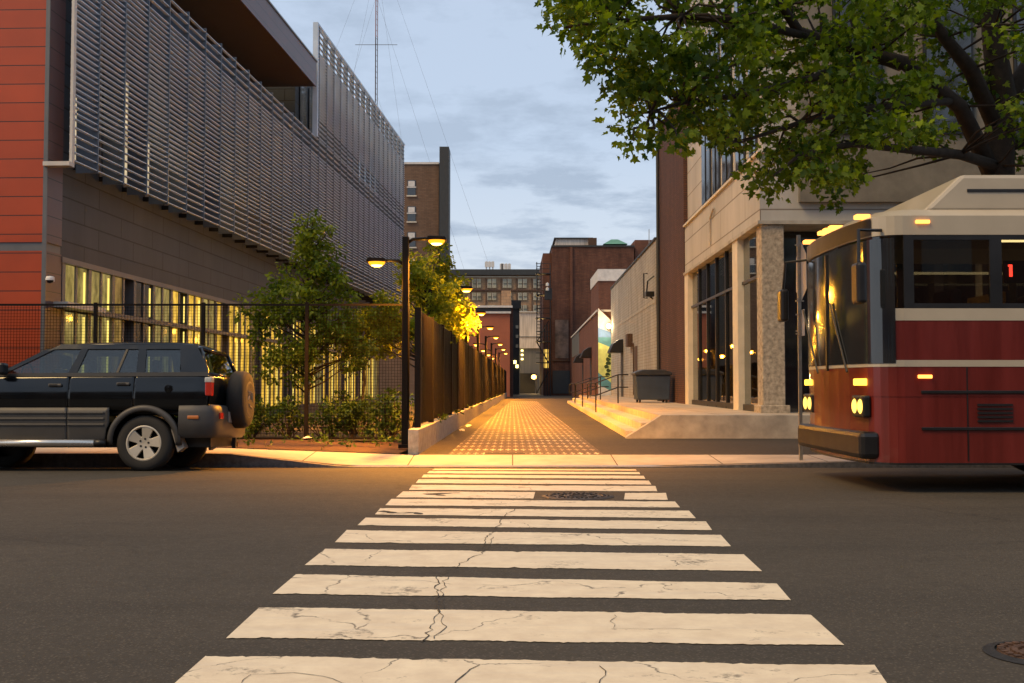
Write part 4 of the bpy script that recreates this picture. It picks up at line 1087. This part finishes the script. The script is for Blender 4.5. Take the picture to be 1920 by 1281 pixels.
# ================================================================== SUV
M_carpaint = mat('black_car_paint', (.005, .006, .007), .12, 0, var=.1, bump=.0, spec=.5, coat=0)
M_clad = mat('grey_plastic_cladding', (.060, .055, .050), .5, 0, var=.12, sc=3, bump=.15)
M_tyre = mat('tyre_rubber', (.020, .018, .016), .8, 0, var=.2, bump=.3)
M_alloy = mat('alloy_rim', (.62, .55, .44), .4, .4, var=.1, bump=.05)
M_chrome = mat('bright_sill_bar', (.72, .66, .58), .25, .8, var=.06, bump=0)
M_cglass = glass('car_glass', (.62, .68, .68), .14)
M_red = mat('red_lens', (.45, .03, .015), .2, 0, var=.15, bump=.1, spec=.8)
M_amber = mat('amber_lens', (.5, .16, .04), .25, 0, var=.15, bump=.1, spec=.8)
M_clear = mat('clear_lens', (.6, .6, .58), .15, .2, var=.1, bump=0, spec=.8)
M_seat = mat('dark_seat_fabric', (.018, .018, .02), .9, 0, var=.2)
M_flap = mat('pale_mud_flap', (.30, .27, .24), .7, 0, var=.25)
SVX, SVY = (272 - 960) / F * 13.5, 13.45
suv = thing('parked_suv', 'black off-road car with grey lower cladding and rear spare wheel, parked at the left kerb', 'car', (SVX, SVY, -.02), local=True)
suv.rotation_euler = (-radians(2.6), 0, radians(0))
WH = .353; WB = 2.41; CW = 1.70
def yo(z):      # side surface offset from y=0 (near side)
    pts = [(.28, .10), (.40, .05), (.55, .03), (.80, .015), (.95, .0), (1.10, .02), (1.25, .055), (1.6, .19), (1.7, .24)]
    for (a, ya), (b, yb) in zip(pts, pts[1:]):
        if z <= b: return ya + (yb - ya) * (z - a) / (b - a)
    return .24
def belt(x):
    if x > -1.9: return 1.225 + .01 * (x + 1)
    t = min(1, (-1.9 - x) / 1.3); return 1.21 - .13 * t ** 1.6
def arch(x, r, c0=0.36):
    b = -1
    for cx in (0, -WB):
        d = abs(x - cx)
        if d < r: b = max(b, c0 + sqrt(r * r - d * d))
    return b
def endtaper(x):
    a = 0
    if x > .62: a += ((x - .62) / .25) ** 2 * .06
    if x < -2.95: a += ((-2.95 - x) / .3) ** 2 * .10
    return a
def side_panel(x0, x1, z0f, z1f, out, name, m, parent, rows=7, r=.44, both=True, step=.03):
    n = max(2, int((x1 - x0) / step)); first = None
    for far in ((0, 1) if both else (0,)):
        vs = []; mb = MB()
        for i in range(n + 1):
            x = x0 + (x1 - x0) * i / n
            zb = max(z0f(x), arch(x, r)); zt = max(z1f(x), zb + .004)
            for j in range(rows + 1):
                z = zb + (zt - zb) * j / rows
                y = yo(z) - out + endtaper(x)
                vs.append((x, CW - y if far else y, z))
        R_ = rows + 1
        mb.add(vs, [((i * R_ + j, (i + 1) * R_ + j, (i + 1) * R_ + j + 1, i * R_ + j + 1) if not far else (i * R_ + j, i * R_ + j + 1, (i + 1) * R_ + j + 1, (i + 1) * R_ + j)) for i in range(n) for j in range(rows)])
        o = mb.build(name, m, parent, smooth=True); first = first or o
        s_ = o.modifiers.new('solid', 'SOLIDIFY'); s_.thickness = .018; s_.offset = -1
    return first
zlo = lambda x: .76
quarter = side_panel(-.14, .80, zlo, belt, 0, 'rear_quarter', M_carpaint, suv, r=.42)
rd = side_panel(-.965, -.15, zlo, belt, 0, 'door', M_carpaint, suv, r=.42)
fd = side_panel(-1.93, -.975, zlo, belt, 0, 'door', M_carpaint, suv, r=.42)
fdr = side_panel(-3.18, -1.94, zlo, belt, 0, 'front_fender', M_carpaint, suv, r=.42)
cl0 = lambda x: .33; cl1 = lambda x: .80
for (a, b, nm) in ((-2.0, -.975, 'cladding'), (-.965, -.44, 'cladding')):
    c_ = side_panel(a, b, cl0, cl1, .022, nm, M_clad, suv, r=.50, rows=6)
for z in (.735, .66, .585):   # ribs
    MB().box(-2.0, yo(z) - .034, z - .014, -.975, yo(z) - .015, z + .014).box(-.965, yo(z) - .034, z - .014, -.50, yo(z) - .015, z + .014).build('cladding_rib', M_clad, suv, bevel=.008)
# arch flares
for cx in (0, -WB):
    n = 28
    for far in (0, 1):
        vs = []; fl = MB()
        for i in range(n + 1):
            th = pi * (-.02 + 1.04 * i / n)
            for r_, o_ in ((.405, .012), (.42, .022), (.447, .022), (.458, .0)):
                x = cx + r_ * cos(th); z = .36 + r_ * sin(th)
                y = yo(max(z, .3)) - o_
                vs.append((x, CW - y if far else y, z))
        fl.add(vs, [(i * 4 + j, (i + 1) * 4 + j, (i + 1) * 4 + j + 1, i * 4 + j + 1) for i in range(n) for j in range(3)])
        o = fl.build('wheel_arch', M_clad, suv, smooth=True); s_ = o.modifiers.new('solid', 'SOLIDIFY'); s_.thickness = .02
# rear bumper with wrap
bp = MB()
prof = []
for x, y in ((.44, -.01), (.60, -.015), (.78, .0), (.86, .06), (.90, .18), (.92, .85)): prof.append((x, y))
full = prof + [(x, CW - y) for x, y in prof[::-1][1:]]
vs = []
for (x, y) in full:
    for z, ins in ((.42, .05), (.47, .0), (.62, -.012), (.74, -.01), (.82, .01), (.84, .05)):
        cx_, cy_ = .3, .85
        d = sqrt((x - cx_) ** 2 + (y - cy_) ** 2); k_ = (d - ins) / d
        vs.append((cx_ + (x - cx_) * k_, cy_ + (y - cy_) * k_, z))
bp.add(vs, [(i * 6 + j, i * 6 + j + 1, (i + 1) * 6 + j + 1, (i + 1) * 6 + j) for i in range(len(full) - 1) for j in range(5)])
bp.add([(q[0], q[1], q[2]) for q in [vs[i * 6 + 5] for i in range(len(full))]], [tuple(range(len(full)))])
bo = bp.build('rear_bumper', M_clad, suv, smooth=True); 
MB().box(.555, -.035, .655, .70, -.012, .70).build('side_reflector', M_amber, bo, bevel=.01)
MB().box(.875, .16, .66, .925, .30, .74).build('reflector', M_red, bo, bevel=.005)
# front bumper + bonnet
MB().box(-3.30, .08, .35, -3.05, CW - .08, .78).build('front_bumper', M_clad, suv, bevel=.06)
bn = MB(); vs = []
for x, z in ((-1.95, 1.215), (-2.4, 1.17), (-2.9, 1.09), (-3.17, .98), (-3.19, .6)):
    for t in np.linspace(0, 1, 9):
        y = .03 + endtaper(x) + (CW - .06 - 2 * endtaper(x)) * t; vs.append((x, y, z + .05 * sin(pi * t)))
bn.add(vs, [(i * 9 + j, i * 9 + j + 1, (i + 1) * 9 + j + 1, (i + 1) * 9 + j) for i in range(4) for j in range(8)])
bn.build('bonnet', M_carpaint, suv, smooth=True)
# tailgate
tg = MB(); vs = []
for z, x in ((.80, .80), (.95, .82), (1.10, .81), (1.22, .77)):
    for t in np.linspace(0, 1, 9):
        y = yo(z) + endtaper(.8) * .6 + (CW - 2 * (yo(z) + endtaper(.8) * .6)) * t; vs.append((x + .02 * sin(pi * t), y, z))
tg.add(vs, [(i * 9 + j, i * 9 + j + 1, (i + 1) * 9 + j + 1, (i + 1) * 9 + j) for i in range(3) for j in range(8)])
tgo = tg.build('tailgate', M_carpaint, suv, smooth=True)
# underbody
MB().box(-3.1, .25, .30, .78, CW - .25, .62).box(-1.95, .10, .30, -.5, CW - .10, .40).build('underbody', M_black, suv)
MB().box(-3.0, .1, .72, .74, CW - .1, .80).build('floor', M_black, suv)
# greenhouse
RZ = 1.66
roof = MB(); vs = []
for x, dz, ins in ((-1.32, -.085, .05), (-1.16, -.02, .02), (-.9, .005, 0), (-.3, .02, 0), (.3, .012, 0), (.50, -.005, .01), (.60, -.045, .03), (.635, -.09, .05)):
    for t in np.linspace(0, 1, 13):
        e_ = abs(2 * t - 1)
        vs.append((x, .205 + ins + (CW - .41 - 2 * ins) * t, RZ + dz - .05 * e_ ** 4))
roof.add(vs, [(i * 13 + j, (i + 1) * 13 + j, (i + 1) * 13 + j + 1, i * 13 + j + 1) for i in range(7) for j in range(12)])
ro = roof.build('roof', M_carpaint, suv, smooth=True); s_ = ro.modifiers.new('solid', 'SOLIDIFY'); s_.thickness = .03
def slab_side(poly, name, m, parent=suv, out=0.0, th=.03, both=True):
    for far in ((0, 1) if both else (0,)):
        mb = MB(); n = len(poly)
        f_ = lambda x, z, d: (x, (CW - (yo(z) - out + d)) if far else (yo(z) - out + d), z)
        vs = [f_(x, z, 0) for x, z in poly] + [f_(x, z, th) for x, z in poly]
        mb.add(vs, [tuple(range(n)), tuple(range(n, 2 * n))[::-1]] + [(i, n + i, n + (i + 1) % n, (i + 1) % n) for i in range(n)])
        mb.build(name, m, parent)
zt1, zt0 = 1.625, 1.555
slab_side([(-1.33, zt0 - .03), (-1.2, zt0), (.56, zt0), (.62, zt0 - .02), (.60, zt1 - .015), (-1.15, zt1 - .005)], 'roof_rail', M_carpaint, out=.004)
slab_side([(-1.93, 1.21), (-1.84, 1.21), (-1.22, zt0), (-1.33, zt0)], 'windscreen_pillar', M_carpaint, out=.003)
slab_side([(-1.01, 1.20), (-.90, 1.20), (-.80, zt0 + .003), (-.885, zt0 + .003)], 'door_pillar', M_carpaint, out=.003)
slab_side([(-.13, 1.20), (-.02, 1.20), (-.05, zt0 + .003), (-.15, zt0 + .003)], 'door_pillar', M_carpaint, out=.003)
slab_side([(-.40, 1.21), (-.37, 1.21), (-.28, zt0 + .003), (-.31, zt0 + .003)], 'window_divider', M_black, out=.001)
slab_side([(.40, 1.20), (.80, 1.20), (.765, 1.32), (.62, zt0 + .003), (.38, zt0 + .003), (.43, 1.30)], 'rear_pillar', M_carpaint, out=.003)
slab_side([(-1.93, 1.195), (.79, 1.20), (.785, 1.255), (-1.90, 1.235)], 'window_sill', M_black, out=.006)
for (x0, x1, x2, x3) in ((-1.80, -.99, -.87, -1.24), (-.91, -.12, -.14, -.81), (-.03, .42, .39, -.06)):
    slab_side([(x0, 1.24), (x1, 1.24), (x2, zt0 + .001), (x3, zt0 + .001)], 'side_window', M_cglass, out=-.012, th=.004)
# rear glass, windscreen
def quad4(a, b, c, d, name, m, parent=suv): return MB().add([a, b, c, d], [(0, 1, 2, 3)]).build(name, m, parent)
quad4((.77, .10, 1.235), (.77, CW - .10, 1.235), (.635, CW - .22, 1.56), (.635, .22, 1.56), 'rear_window', M_cglass)
MB().tube([(.775, .10, 1.235), (.775, CW - .10, 1.235)], .022, 6).tube([(.64, .22, 1.565), (.64, CW - .22, 1.565)], .025, 6).tube([(.775, .09, 1.23), (.64, .21, 1.57)], .022, 6).tube([(.775, CW - .09, 1.23), (.64, CW - .21, 1.57)], .022, 6).build('rear_window_frame', M_carpaint, suv, smooth=True)
quad4((-1.90, .12, 1.225), (-1.33, .22, 1.57), (-1.33, CW - .22, 1.57), (-1.90, CW - .12, 1.225), 'windscreen', M_cglass)
# tail lamps
for far in (0, 1):
    f_ = (lambda y: CW - y) if far else (lambda y: y)
    ya, yb = sorted((f_(.02), f_(.15)))
    tl = MB().box(.755, ya, .95, .835, yb, 1.18).build('tail_lamp', M_red, suv, bevel=.012)
    ya, yb = sorted((f_(.015), f_(.14)))
    MB().box(.75, ya, 1.12, .838, yb, 1.185).build('reversing_lens', M_clear, tl, bevel=.01)
# handles
for x0 in (-1.22, -.36):
    z = 1.085 if x0 < -1 else 1.10
    o = MB().box(x0, yo(z) - .032, z - .022, x0 + .17, yo(z) - .006, z + .017).build('door_handle', M_clad, fd if x0 < -1 else rd, bevel=.012)
    MB().box(x0 + .02, yo(z) - .036, z - .012, x0 + .12, yo(z) - .0325, z + .010).build('handle_recess', M_black, fd if x0 < -1 else rd)
MB().lathe([(.001, -.01), (.05, -.006), (.055, .0)], (.30, yo(1.0) + .0, 1.04), 'y', 16).build('fuel_flap', M_carpaint, quarter)
# mirror
mr = MB().box(-1.86, -.17, 1.21, -1.72, .0, 1.36).build('wing_mirror', M_black, suv, bevel=.03)
MB().box(-1.86, CW - .0, 1.21, -1.72, CW + .17, 1.36).build('wing_mirror', M_black, suv, bevel=.03)
# badge on fender
MB().box(-1.99, yo(1.05) - .006, 1.02, -1.965, yo(1.05) + .001, 1.08).build('badge', M_chrome, fdr)
# sill bar
MB().tube([(-2.05, -.03, .355), (-.60, -.03, .355)], .048, 10).build('side_step', M_chrome, suv, smooth=True)
MB().tube([(-.598, -.03, .355), (-.47, -.0, .355)], .045, 10).build('side_step_end', M_black, suv, smooth=True)
# seats
for x in (-1.25, -.35):
    for y in (.42, 1.28):
        s_ = MB().box(x - .02, y - .24, .80, x + .14, y + .24, 1.30).build('seat', M_seat, suv, bevel=.05)
        MB().box(x + .02, y - .12, 1.31, x + .12, y + .12, 1.49).build('headrest', M_seat, s_, bevel=.05)
MB().lathe([(.17, -.012), (.185, 0), (.17, .012), (.155, 0), (.17, -.012)], (-1.68, .42, 1.22), 'x', 20).build('steering_wheel', M_black, suv)
MB().box(-1.95, .12, 1.05, -1.72, CW - .12, 1.22).build('dashboard', M_black, suv, bevel=.03)
# wheels
def wheel(cx, y, z, sgn, parent, name='wheel', ang=.3):
    """sgn -1: outer face towards -y"""
    r = WH
    tprof = [(.20, -.10), (.235, -.112), (.30, -.115), (.335, -.10), (r, -.07), (r + .002, 0), (r, .07), (.335, .10), (.30, .115), (.22, .11)]
    w = MB().lathe(tprof, (cx, y, z), 'y', 44).build('wheel', M_tyre, parent, smooth=True)
    MB().lathe([(.001, .02), (.21, .02), (.235, -.02)], (cx, y, z), 'y', 30).build('brake_disc', M_black, w)
    rim = MB(); o_ = sgn * .105
    rim.lathe([(.195, sgn * .09), (.205, sgn * .112), (.225, sgn * .108), (.235, sgn * .09), (.225, 0)], (cx, y, z), 'y', 44)
    rim.lathe([(.001, sgn * .085), (.085, sgn * .09), (.095, sgn * .06), (.095, 0)], (cx, y, z), 'y', 30)
    for k_ in range(5):
        th = ang + 2 * pi * k_ / 5
        c_, s__ = cos(th), sin(th)
        def q(rr_, w_, yy): return (cx + rr_ * c_ - w_ * s__, y + yy, z + rr_ * s__ + w_ * c_)
        a, b = sgn * .088, sgn * .05
        f1, f2 = sgn * .105, sgn * .06
        rim.hexa([q(.06, -.042, b), q(.06, .042, b), q(.20, .075, f2), q(.20, -.075, f2), q(.06, -.042, a), q(.06, .042, a), q(.20, .075, f1), q(.20, -.075, f1)])
    ri = rim.build('rim', M_alloy, w, bevel=.004)
    lg_ = MB()
    for k_ in range(5):
        th = ang + 2 * pi * k_ / 5; lg_.lathe([(.001, sgn * .092), (.014, sgn * .092), (.014, sgn * .06)], (cx + .055 * cos(th), y, z + .055 * sin(th)), 'y', 8)
    lg_.build('lug_nuts', M_black, w)
    return w
for cx, a_ in ((0, .1), (-WB, .5)):
    wheel(cx, .13, WH, -1, suv, ang=a_); wheel(cx, CW - .13, WH, 1, suv, ang=a_)
MB().tube([(0, .15, WH), (0, CW - .15, WH)], .045, 8).lathe([(.001, -.12), (.11, -.08), (.11, .08), (.001, .12)], (0, .85, .32), 'x', 12).build('rear_axle', M_black, suv)
MB().tube([(.2, 1.3, .36), (.86, 1.32, .33)], .035, 8).tube([(.45, .45, .40), (.75, .5, .38)], .07, 8).build('exhaust', M_rust, suv)
MB().box(.885, .9, .28, .93, .97, .42).build('tow_hook', M_black, suv)
for yy in (.06, CW - .24):
    MB().add([(.33, yy, .52), (.36, yy, .60), (.50, yy, .30), (.42, yy, .24), (.33, yy + .18, .52), (.36, yy + .18, .60), (.50, yy + .18, .30), (.42, yy + .18, .24)],
         [(0, 1, 2, 3), (7, 6, 5, 4), (0, 3, 7, 4), (1, 5, 6, 2), (3, 2, 6, 7), (0, 4, 5, 1)]).build('mud_flap', M_flap, suv)
# inner wheel wells
for cx in (0, -WB):
    ww = MB(); n = 16; vs = []
    for i in range(n + 1):
        th = pi * i / n
        for y in (.05, .40): vs.append((cx + .43 * cos(th), y, .36 + .43 * sin(th)))
        for y in (CW - .40, CW - .05): vs.append((cx + .43 * cos(th), y, .36 + .43 * sin(th)))
    ww.add(vs, [(i * 4 + j, i * 4 + j + 1, (i + 1) * 4 + j + 1, (i + 1) * 4 + j) for i in range(n) for j in (0, 2)])
    ww.build('wheel_well', M_black, suv)
# spare wheel
sp0 = MB().lathe([(.001, 1.10), (.25, 1.105), (.355, 1.09), (.385, 1.04), (.385, .92), (.36, .885), (.001, .88)], (0, .92, .93), 'x', 44).build('spare_wheel', M_tyre, suv, smooth=True)
MB().lathe([(.001, 1.112), (.22, 1.112), (.25, 1.104)], (0, .92, .93), 'x', 30).build('spare_cover', M_clad, sp0)
mk = MB()
for (a, b) in (((.80, 1.04), (.86, .98)), ((.86, .98), (.80, .92)), ((.90, 1.04), (.96, .94)), ((.99, 1.03), (1.04, .90)), ((.84, .86), (1.0, .82))):
    mk.tube([(1.115, a[0], a[1]), (1.115, b[0], b[1])], .009, 5)
mk.build('cover_emblem', M_flap, sp0)
MB().box(.80, .84, .85, .90, 1.0, 1.0).build('spare_bracket', M_black, suv)
MB().box(.91, .55, .62, .935, 1.0, .76).build('number_plate', M_flap, suv)

# ================================================================== BUS
BX, BY0, BY1 = P(1640, 700, 10.5)[0], 10.5, 13.05
M_bred = mat('bus_maroon_paint', (.13, .013, .008), .34, 0, var=.28, sc=1.6, streak=True, bump=.05, coat=.3)
M_bcream = mat('bus_cream_paint', (.44, .38, .29), .35, 0, var=.08, sc=1.5, bump=.05, coat=.3)
M_bgl = glass('bus_glass', (.34, .33, .29), .25)
bus = thing('city_bus', 'maroon and cream city bus entering from the right in front of the corner building', 'bus', (BX, BY0, 0))
BL = 11.8
def bus_ring(z0, z1, name, m, out=0.0, top_in=0.0, x1=None):
    """wall ring around the bus with rounded front corners"""
    def outline(ins):
        r = .30; a = []
        x0 = BX + ins; y0 = BY0 + ins; y1 = BY1 - ins; xe = BX + BL - ins
        for k_ in range(7):
            th = pi / 2 * k_ / 6; a.append((x0 + r - r * cos(th), y0 + r - r * sin(th)))
        a = a  # from front face near side to near side wall
        pts = [(x0, y1 - r)] + [(x0, y0 + r)]
        pts = []
        for k_ in range(7):
            th = pi / 2 * (1 - k_ / 6); pts.append((x0 + r - r * cos(th), y1 - r + r * sin(th)))
        # gentle bow of the front
        ys_ = np.linspace(y1 - r, y0 + r, 7)[1:-1]
        for yy in ys_: pts.append((x0 - .07 * sin(pi * (yy - y0) / (y1 - y0)), yy))
        pts += a
        pts += [(xe, y0), (xe, y1)]
        return pts
    A_ = outline(-out); B_ = outline(-out + top_in); n = len(A_)
    vs = [(x, y, z0) for x, y in A_] + [(x, y, z1) for x, y in B_]
    fs = [(i, (i + 1) % n, n + (i + 1) % n, n + i) for i in range(n)]
    mb = MB().add(vs, fs)
    return mb, A_, B_
def ring(z0, z1, name, m, out=0.0, top_in=0.0, capz=False):
    mb, A_, B_ = bus_ring(z0, z1, name, m, out, top_in)
    if capz:
        mb.add([(x, y, z1) for x, y in B_], [tuple(range(len(B_)))])
    return mb.build(name, m, bus)
ring(.30, .95, 'lower_skirt', M_bred)
ring(.95, 1.245, 'lower_side_panel', M_bred, .004)
ring(1.245, 1.31, 'cream_stripe', M_bcream, .008)
ring(1.31, 1.70, 'maroon_side_panel', M_bred, .004)
ring(1.70, 1.82, 'cream_belt', M_bcream, .008)
ring(2.55, 2.74, 'cream_roof_band', M_bcream, .004, .0)
ring(2.74, 2.82, 'roof', M_bcream, .004, .14, True)
ring(.28, .30, 'skirt_edge', M_black, .006)
MB().box(BX + .1, BY0 + .1, .4, BX + BL - .1, BY1 - .1, .46).build('floor', M_black, bus)
# front face: windscreen area & side windows
mb, A_, B_ = bus_ring(1.82, 2.55, 'w', None, -.012)
mb.build('window_glass', M_bgl, bus, smooth=False)
# pillars on near and far side
for yy in (BY0 - .004, BY1 - .02):
    x = BX + .30; q = 0
    for w, gap in ((.10, .75), (.12, 1.25), (.09, 1.4), (.09, 1.4), (.09, 1.4), (.09, 1.4), (.09, 1.4), (.09, 1.0)):
        MB().box(x, yy, 1.823, x + w, yy + .024, 2.548).build('window_pillar', M_black, bus)
        x += w + gap
for k_ in (1.825, 2.50): MB().box(BX + .3, BY0 - .003, k_, BX + BL, BY0 + .01, k_ + .045).build('window_gasket', M_black, bus)
MB().box(BX + 1.9, BY0 - .002, 2.28, BX + BL, BY0 + .008, 2.30).build('window_slider', M_black, bus)
# destination sign box and windscreen: windscreen drops below belt on the front
yc = (BY0 + BY1) / 2
def bow(y, d): return BX - .07 * sin(pi * (y - BY0) / (BY1 - BY0)) - d
_, O1, _ = bus_ring(0, 1, '', None, .013); W_ = O1[1:18]
ys_ = [0]
def wrap(z0, z1, name, m, pts):
    n = len(pts); return MB().add([(x, y, z0) for x, y in pts] + [(x, y, z1) for x, y in pts], [(i, i + 1, n + i + 1, n + i) for i in range(n - 1)]).build(name, m, bus, smooth=True)
wrap(1.28, 2.52, 'windscreen', M_dglass, W_)
MB().box(bow(yc, .03), yc - .02, 1.22, bow(yc, .0), yc + .02, 2.5).build('windscreen_divider', M_black, bus)
wrap(2.56, 2.73, 'destination_sign', M_black, O1[4:15])
M_mark = emit('amber_marker', (1, .34, .06), 2.6); M_head = emit('headlamp_glow', (1, .60, .10), 1.8); M_turn = emit('turn_signal_glow', (1, .48, .05), 2.4)
for y in (BY0 + .32, yc - .2, yc, yc + .2, BY1 - .32):
    MB().box(bow(y, .045), y - .05, 2.755, bow(y, -.1), y + .05, 2.80).build('marker_light', M_mark, bus, bevel=.01)
for z in (2.66, 1.13): MB().box(BX + .42, BY0 - .028, z, BX + .56, BY0 - .003, z + .035).build('marker_light', M_mark, bus, bevel=.008)
for sy in (BY0 + .36, BY1 - .36):
    h_ = MB().box(bow(sy, .03), sy - .19, .74, bow(sy, -.05), sy + .19, .96).build('headlamp_housing', M_black, bus, bevel=.02)
    for dy_ in (-.09, .09): MB().lathe([(.001, -.045), (.06, -.04), (.075, -.03)], (bow(sy, 0), sy + dy_, .85), 'x', 18).build('headlamp', M_head, h_)
    MB().box(bow(sy, .032), sy - .12, 1.06, bow(sy, -.05), sy + .12, 1.13).build('turn_signal', M_turn, bus, bevel=.01)
MB().box(BX - .12, BY0 + .1, .33, BX + .1, BY1 - .1, .60).build('bumper', M_black, bus, bevel=.05)
for y, dirn in ((BY0 + .62, 1), (yc + .35, 1)):
    MB().tube([(bow(y, .03), y, 1.2), (bow(y, .05), y + .5, 1.95)], .012, 5).build('wiper', M_black, bus)
for sgn, yb in ((-1, BY0), (1, BY1)):
    m_ = MB().tube([(BX + .1, yb + sgn * -.05, 2.60), (BX - .18, yb + sgn * .12, 2.58), (BX - .2, yb + sgn * .18, 2.2)], .018, 6).build('mirror_arm', M_black, bus)
    MB().box(BX - .25, yb + sgn * .18 - .1, 1.85, BX - .15, yb + sgn * .18 + .1, 2.25).build('mirror', M_black, m_, bevel=.03)
# roof pod
pd = MB().prism([(BX + .55, 2.80), (BX + BL - .6, 2.80), (BX + BL - .8, 3.18), (BX + .95, 3.18)], 'y', BY0 + .14, BY1 - .14).build('roof_pod', M_bcream, bus, bevel=.04)
MB().box(BX + 1.0, BY0 + .132, 3.0, BX + BL - 1, BY0 + .139, 3.03).build('pod_seam', M_black, pd)
# panel seams and lockers
for x in np.arange(BX + .9, BX + BL, 1.35): MB().box(x, BY0 - .0065, .32, x + .012, BY0 - .0045, 1.24).build('panel_seam', M_black, bus)
MB().box(BX + 1.6, yc - .5, 2.60, BX + BL - .5, yc - .35, 2.62).build('ceiling_light', emit('bus_ceiling_light', (1, .74, .35), 2.5), bus)
for z in (.62, .98): MB().box(BX + .45, BY0 - .016, z, BX + BL - .2, BY0 - .0065, z + .03).build('rub_rail', M_black, bus, bevel=.004)
for q in range(5): MB().box(BX + 1.0, BY0 - .012, .70 + .04 * q, BX + 1.35, BY0 - .0065, .72 + .04 * q).build('vent_slat', M_black, bus)
# red lit route sign in the side window
rs = MB().box(BX + 1.32, BY0 + .06, 2.08, BX + 1.95, BY0 + .09, 2.30).build('route_sign', M_black, bus)
MB().box(BX + 1.37, BY0 + .052, 2.14, BX + 1.40, BY0 + .059, 2.26).box(BX + 1.36, BY0 + .052, 2.24, BX + 1.39, BY0 + .0585, 2.26).build('route_sign_digit', emit('red_led', (1, .05, .03), 4), rs)
# seats + driver area
for i in range(7):
    x = BX + 1.9 + 1.15 * i
    s_ = MB().box(x, BY0 + .15, 1.0, x + .12, BY0 + 1.05, 2.02).box(x - .4, BY0 + .15, .95, x, BY0 + 1.05, 1.1).build('seat', M_seat, bus, bevel=.04)
MB().box(BX + .9, BY0 + .3, .95, BX + 1.02, BY0 + .85, 2.05).build('driver_seat', M_seat, bus, bevel=.05)
MB().box(BX + 1.35, BY0 + .1, .5, BX + 1.39, BY0 + 1.0, 2.0).build('driver_screen', M_black, bus)
MB().box(BX + .1, BY1 - .12, 1.3, BX + BL - .1, BY1 - .1, 1.82).build('inner_lining', M_soffit, bus)
for x in (BX + 2.75, BX + 8.8):
    for y, sg_ in ((BY0 + .17, -1), (BY1 - .17, 1)):
        w = MB().lathe([(.28, -.14), (.40, -.15), (.47, -.12), (.48, 0), (.47, .12), (.40, .15), (.28, .14)], (x, y, .48), 'y', 36).build('wheel', M_tyre, bus, smooth=True)
        MB().lathe([(.001, sg_ * .11), (.10, sg_ * .12), (.14, sg_ * .05), (.24, sg_ * .05), (.28, sg_ * .13)], (x, y, .48), 'y', 30).build('rim', M_steel, w, smooth=True)
    MB().lathe([(.50, -.01), (.56, -.014), (.56, .0)], (x, BY0, .50), 'y', 36).build('wheel_arch', M_black, bus)

# ================================================================== LIGHT
SUN_EL, SUN_AZ = 50, 238      # degrees; azimuth measured clockwise from +Y: behind the camera to the left
sd = bpy.data.lights.new('sun', 'SUN'); sd.energy = 1.75; sd.angle = radians(22); sd.color = (1.0, .66, .27)
so = bpy.data.objects.new('sun', sd); COL.objects.link(so)
az = radians(SUN_AZ); so.rotation_euler = (radians(90 - SUN_EL), 0, -az + pi)
w = bpy.data.worlds.new('World'); SC.world = w; w.use_nodes = True; nt = w.node_tree; nt.nodes.clear()
out = N(nt, 'ShaderNodeOutputWorld'); bg = N(nt, 'ShaderNodeBackground', i_Strength=.1); L(nt, bg.outputs[0], out.inputs[0])
sky = N(nt, 'ShaderNodeTexSky', sky_type='NISHITA'); sky.sun_disc = False; sky.sun_elevation = radians(SUN_EL); sky.sun_rotation = radians(SUN_AZ); sky.air_density = 1.2; sky.dust_density = 2.0
tc = N(nt, 'ShaderNodeTexCoord'); s = N(nt, 'ShaderNodeSeparateXYZ'); L(nt, tc.outputs['Generated'], s.inputs[0])
zz = math_(nt, 'ADD', math_(nt, 'MAXIMUM', s.outputs[2], 0.0), .10)
cb = N(nt, 'ShaderNodeCombineXYZ'); L(nt, math_(nt, 'DIVIDE', s.outputs[0], zz), cb.inputs[0]); L(nt, math_(nt, 'DIVIDE', s.outputs[1], zz), cb.inputs[1])
c1 = noise(nt, cb.outputs[0], 2.3, 8, .62); c2 = noise(nt, cb.outputs[0], .45, 4, .5)
CL_PALE, CL_DARK = (3.9, 4.6, 5.7), (2.5, 3.1, 4.0)
base = mixc(nt, .80, sky.outputs[0], CL_PALE)
hz = mixc(nt, ramp(nt, s.outputs[2], .0, .22, .75, 0), base, (5.6, 5.8, 6.0))
dk = math_(nt, 'MULTIPLY', ramp(nt, c1, .47, .60), ramp(nt, c2, .30, .6, .35, 1))
col = mixc(nt, math_(nt, 'MULTIPLY', dk, .75), hz, CL_DARK)
L(nt, col, bg.inputs[0])
SC.view_settings.view_transform = 'Standard'; SC.view_settings.look = 'None'; SC.view_settings.gamma = 1; SC.view_settings.use_curve_mapping = False
SC.view_settings.exposure = 0.62
SC.cycles.max_bounces = 6; SC.cycles.transparent_max_bounces = 24
